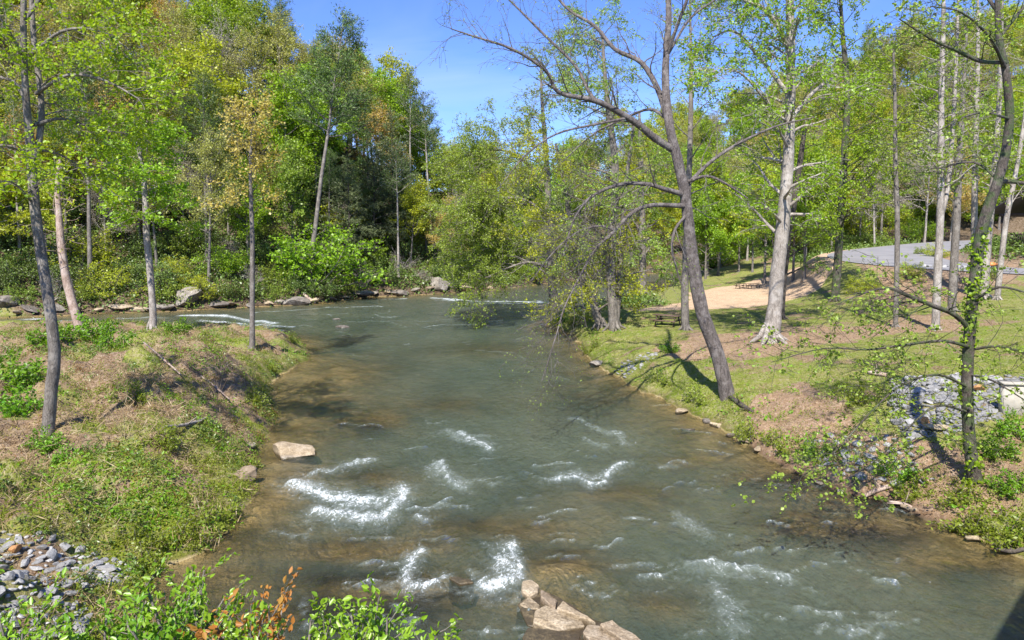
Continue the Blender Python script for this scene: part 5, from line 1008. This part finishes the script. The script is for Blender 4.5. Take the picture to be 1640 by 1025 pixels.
cover('dead_litter', 8000, *LB.values(), lambda x, y: iF(x, y)*ok(x, y)*(1-gF(x, y))*.8*yy_(y), 'lf_dry', .06, .25, .25, .12, 4, label='dry brown leaf and stalk litter on the left bank')
patch = lambda x, y, sd, lo, hi, f=.8: sstep(lo, hi, fbm(x, y, f, 4, sd))
cover('tall_tufts', 2200, *LB.values(), lambda x, y: iF(x, y)*ok(x, y)*(patch(x, y, 801, .50, .62)*.8+.4*shore(x, y))*yy_(y), 'lf_weed', .075, .35, .16, .42, 21, label='taller olive tufts standing in clumps on the left bank', per=45, up=.3)
cover('tall_tufts', 1300, *LB.values(), lambda x, y: iF(x, y)*ok(x, y)*patch(x, y, 811, .52, .62)*yy_(y), 'lf_laurel', .08, .45, .16, .40, 22, label='dark green weed clumps on the slope of the left bank', per=45, up=.5)
cover('dead_stalks', 3600, *LB.values(), lambda x, y: iF(x, y)*ok(x, y)*(.15+patch(x, y, 821, .45, .6)*.8)*yy_(y), 'lf_dry', .34, .045, .14, .38, 23, label='pale broken stalks and dry brush lying over the left bank', per=9, up=.1)
cover('rusty_brush', 900, *LB.values(), lambda x, y: iF(x, y)*ok(x, y)*patch(x, y, 831, .56, .66)*yy_(y), 'lf_rust', .06, .4, .18, .34, 24, label='rusty brown dead brush patches on the left bank', per=50, up=.2)
RB = dict(xr=(3, 36), yr=(13, 66))
nr = lambda x, y: (1-iF(x, y))*ok(x, y)*(1-hF(x, y))*(rF(x, y) > 5.5)*(1-saF(x, y))
cover('bank_weeds', 14000, *RB.values(), lambda x, y: nr(x, y)*(shore(x, y)*1.0+.06)*yy_(y), 'lf_weed', .06, .45, .15, .24, 5, label='yellow green grass and weeds along the right water edge')
cover('leafy_weeds', 2600, *RB.values(), lambda x, y: nr(x, y)*(shore(x, y)*.7+.03)*sstep(.5, .62, fbm(x, y, .5, 3, 533))*yy_(y), 'lf_weed2', .10, .6, .18, .36, 6, label='bright leafy weeds in clumps on the right bank', fold=True)
cover('lawn_grass', 16000, *RB.values(), lambda x, y: nr(x, y)*gF(x, y)*(1-dF(x, y))*yy_(y), 'lf_weed', .075, .2, .22, .05, 7, up=.2, label='short patchy lawn grass on the right bank')
cover('dead_litter', 5000, *RB.values(), lambda x, y: nr(x, y)*(dF(x, y)*.6+.08)*yy_(y), 'lf_dry', .07, .35, .25, .06, 8, label='dry brown litter over the bare soil of the right bank')
cover('tall_tufts', 1500, *RB.values(), lambda x, y: nr(x, y)*(shore(x, y)*.9+.05*patch(x, y, 841, .5, .6))*yy_(y), 'lf_weed', .08, .28, .17, .42, 25, label='taller grass tufts along the right water edge', per=45, up=.25)
cover('dead_stalks', 1500, *RB.values(), lambda x, y: nr(x, y)*(.12+dF(x, y)*.4+.4*shore(x, y))*yy_(y), 'lf_dry', .30, .05, .14, .25, 26, label='pale dry stalks and twigs on the right bank', per=8, up=.1)
cover('forest_undergrowth', 40000, (-70, 60), (62, 140), lambda x, y: (hF(x, y) > .5)*ok(x, y)*(.9)*np.clip(90/y, 0, 1), 'lf_laurel', .28, .6, .55, 1.0, 9, label='mixed green undergrowth on the far wooded slope', cat='undergrowth', per=7)
# clumps of individually visible bushes on the banks
oW = dict(dens=[1, 4, 5], levels=2, ratio=.5, ang=45, lpm=46, lsize=.085, spread=.04, leaf_from=1, wander=.2, seg=.15, rmin=.004, flat=.8)
WB = [bush(70, .75, .6, oW, 20).meshes('weed0', M['bk_grey'], M['lf_weed2'], asp=.6, up=.9, fold=True), bush(71, .55, .7, dict(oW, lsize=.07, lpm=80), 24).meshes('weed1', M['bk_grey'], M['lf_weed'], asp=.5, up=.7),
      bush(72, .5, .5, dict(oW, lpm=22, lsize=.06), 22).meshes('weed2', M['bk_tan'], M['lf_dry'], asp=.35, up=.2)]
def weed(px, py, k, s, label):
    q = G(px, py); e = empty('bush', (q[0], q[1], q[2]), rk.uniform(0, 6.28), s); wm, lm = WB[k]; link('stems', wm, e); link('foliage', lm, e); tag(e, label, 'bush'); return e
for a in [(90, 550, 0, 1.6, 'bright green leafy bush right behind the left edge trunk'), (150, 545, 0, 1.9, 'tall bright bush on the left bank between the trunks'), (180, 560, 0, 1.5, 'bright bush just right of the tallest one on the left bank'),
          (285, 535, 0, 1.3, 'small bright bush on top of the left bank mound'), (20, 620, 0, 1.7, 'leafy green bush at the left edge above the slope'), (30, 660, 0, 1.3, 'low leafy bush at the left edge beside the trunk foot'), (70, 720, 0, .9, 'lush green clump at the foot of the left edge tree'), (100, 742, 0, .7, 'small vivid clump below the foot of the left edge tree'),
          (210, 640, 1, 1.2, 'olive bush in the shaded hollow of the left slope'), (260, 710, 1, 1.3, 'rounded dark olive bush in the middle of the left slope'), (370, 590, 2, 1.6, 'rusty brown dead bush on the crest of the left bank'), (350, 600, 2, 1.2, 'smaller rusty bush left of the large dead one'), (395, 745, 1, 1.0, 'green bush overhanging the blocky tan boulder'),
          (400, 640, 1, 1.2, 'green bush at the left water edge above the shallows'), (465, 545, 1, 1.2, 'bush at the very tip of the left bank'), (340, 840, 1, 1.4, 'low spreading bush at the near left water edge'), (290, 860, 1, 1.2, 'olive bush left of the near water edge one'), (230, 870, 1, 1.2, 'bush right of the lower left riprap'),
          (330, 545, 1, 1.1, 'green bush on the rim behind the slender tan tree'), (430, 590, 1, 1., 'low bush on the point of the left bank below the tan tree'), (240, 900, 1, 1.1, 'dark bush between riprap and foreground shrubs'),
          (1600, 735, 0, 1.0, 'bright green bush at the right edge below the concrete wall'), (1635, 705, 0, 1.2, 'tall bright bush cut by the right edge'), (1625, 790, 0, .9, 'leafy bush at the right edge above the water'), (1430, 770, 0, 1.0, 'green clump beside the pale log at the water'), (1310, 735, 0, .9, 'vivid clump at the water edge left of the spilled riprap'),
          (1540, 800, 1, 1.2, 'grassy bush at the foot of the ivy wrapped sycamore'), (1470, 790, 1, 1.2, 'grassy bush on the water edge left of the sycamore'), (1120, 640, 1, 1.4, 'yellow green bush at the water edge below the leaning trunk'), (1060, 610, 1, 1.4, 'yellow green bush left of the leaning tree, above the water'), (1210, 700, 1, 1.3, 'yellow green bush right of the leaning tree at the water'),
          (1250, 715, 1, 1.2, 'spreading bush on the right bank shoulder'), (950, 560, 1, 1.4, 'green bush on the steep bank under the twin stemmed tree'), (925, 520, 1, 1.6, 'green bush under the tip trees of the right bank'), (900, 516, 0, 1.4, 'bright bush at the foot of the tip tree'), (1370, 640, 1, 1.5, 'brown green brush clump on the slope left of the riprap'), (1075, 565, 0, 1.0, 'small vivid clump right of the drain chute'),
          (1560, 850, 1, 1.3, 'grass bush at the lower right water edge'), (1630, 860, 1, 1.4, 'grass bush at the lower right corner of the bank')]: weed(*a)
for k, (px, py, lb) in enumerate([(1475, 408, 'left end of the island between the road arms'), (1500, 412, 'island between the road arms, second from the left'), (1545, 420, 'island between the road arms behind the sycamore'), (1580, 446, 'near verge of the road behind the sycamore'), (1455, 448, 'near verge of the road left of the roadside trunks'), (1530, 452, 'near verge of the road between the roadside trunks'), (1400, 462, 'red dirt slope below the road bend'), (1380, 470, 'red dirt slope, left of the others')]):
    q = G(px, py); e = place_tree('bush', *PRO[['laurel1', 'sapling1', 'brush0'][k % 3]], (q[0], q[1], q[2]), k*1.1, .34, 'small bush on the '+lb, 'bush')
# dry grass stalks
def stalks(px, py, label, h=1., n=26, seed=1):
    q = G(px, py); rng = np.random.default_rng(seed); mb = MB()
    for k in range(n):
        d = nrm(np.array([rng.normal()*.35, rng.normal()*.35, 1])); b_ = np.array([rng.normal()*.12, rng.normal()*.12, -.05]); mb.tube([b_, b_+d*h*.5, b_+d*h*.95+np.array([d[0], d[1], -.3])*h*.15], [.008, .006, .003], 3)
    o = mb.build('dry_grass', M['lf_dry'], None, False, q); tag(o, label, 'grass tuft')
stalks(60, 555, 'tall straw coloured grass tuft right beside the left edge trunk', 1.3, seed=1); stalks(190, 530, 'straw coloured grass tuft on the left bank rim left of the white trunk', 1.0, seed=2); stalks(258, 525, 'pale dry grass tuft just right of the white trunk', .9, seed=3)
stalks(350, 650, 'dry stalks on the slope of the left bank', 1.1, 16, seed=4); stalks(205, 700, 'few dry stalks in the middle of the left bank', 1.1, 12, seed=5)

# ------------------------------------------------------------------ foreground shrubs at the bottom
oF = dict(dens=[1, 5, 6], levels=2, ratio=.42, ang=42, lpm=44, lsize=.085, spread=.035, leaf_from=1, wander=.14, seg=.2, rmin=.004, flat=.8, trop=[0, .05, .03, .0])
def fore(px, pytop, Y, leaf, label, seed, H=1.6, rad=.9, n=14):
    if leaf == 'lf_orange': rad, n = .35, 7
    top = P(px, pytop, Y); base = np.array([top[0], top[1], top[2]-H]); t = bush(seed, H, rad, oF, n)
    gz = float(hgt(base[0], base[1]))
    if base[2] > gz: t.limb([(0, 0, 0), (.05, 0, (gz-base[2])*.5), (0, 0, gz-base[2]-.2)], [.03, .04, .05], 6)
    wm, lm = t.meshes('shrub', M['bk_grey'], M[leaf], asp=.5, up=.9, fold=True, axis=True); e = empty('shrub', (base[0], base[1], min(gz, base[2]))); dz = base[2]-min(gz, base[2])
    link('stems', wm, e, (0, 0, dz)); link('foliage', lm, e, (0, 0, dz)); tag(e, label, 'shrub')
for a in [(30, 985, 7.6, 'lf_fore', 'bright green shrub at the bottom left corner over the riprap', 401), (130, 1000, 7.2, 'lf_weed2', 'green shrub at the bottom, second from the left corner', 402), (225, 955, 7.6, 'lf_weed2', 'darker green shrub at the bottom rising beside the riprap', 403), (300, 930, 7.8, 'lf_fore', 'tall leafy shrub at the bottom, left of the orange leaves', 404),
          (395, 930, 7.4, 'lf_orange', 'shrub with orange and rust coloured young leaves at the bottom', 405), (440, 965, 7.0, 'lf_fore', 'yellow green shrub at the bottom just right of the orange leaved one', 406), (540, 975, 6.8, 'lf_fore', 'leafy shrub at the bottom left of centre', 407), (590, 985, 6.7, 'lf_fore', 'small leafy spray at the bottom right of the other shrubs but one', 408)]:
    fore(*a[:5], a[5])
fore(678, 1003, 6.5, 'lf_fore', 'single small bright spray at the bottom, rightmost shrub', 409, 1.2, .35, 7)

# ------------------------------------------------------------------ labels of the woodland trees
def zone_name(px, y, x):
    d = y
    if px < 840 and y < 140:
        ys = float(np.interp(x/y, [p[0]/p[1] for p in FSA], [p[1] for p in FSA])); b_ = y-ys
        row = 'at far waterline' if b_ < 6 else ('low on far slope' if b_ < 14 else ('midway up far slope' if b_ < 34 else 'on far crest'))
        col_ = 'left of white trunk' if px < 240 else ('behind tan tree' if px < 460 else ('by leaning pine' if px < 620 else 'right of leaning pine'))
        return row+' '+col_
    if px < 1180: return ('across river bend ' if y < 170 else 'on distant ridge ')+('behind riverside tree' if px < 1000 else 'beyond picnic tables')
    return ('at wood edge ' if y < 150 else 'on distant right hill ')+('behind thick pale trunk' if px < 1330 else ('above road bend' if px < 1480 else 'behind roadside trunks'))
buckets = {}
for e, base, look, x, y, s in PENDING:
    px, py = proj((x, y, float(hgt(x, y)))); buckets.setdefault((base, look, zone_name(px, y, x)), []).append((px, e))
for (base, look, zn), lst in buckets.items():
    lst.sort(key=lambda t_: t_[0])
    for i, (px, e) in enumerate(lst):
        if len(lst) == 1: e['label'] = f'{look} {zn}'
        elif len(lst) <= 12:
            e['label'] = f'{ORD[i]} {look} from left {zn}' if i < len(lst)-1 or len(lst) > 6 else f'rightmost {look} {zn}'
        else: e['label'] = f'{look} {zn}'
        e['group'] = f'{look}s {zn}'.replace('bushs', 'bushes')
for o_ in bpy.data.objects:
    if 'label' in o_ and len(o_['label'].split()) > 16: print('LONG', o_['label'])
print('TREES', len(PENDING), 'OBJ', len(bpy.data.objects))
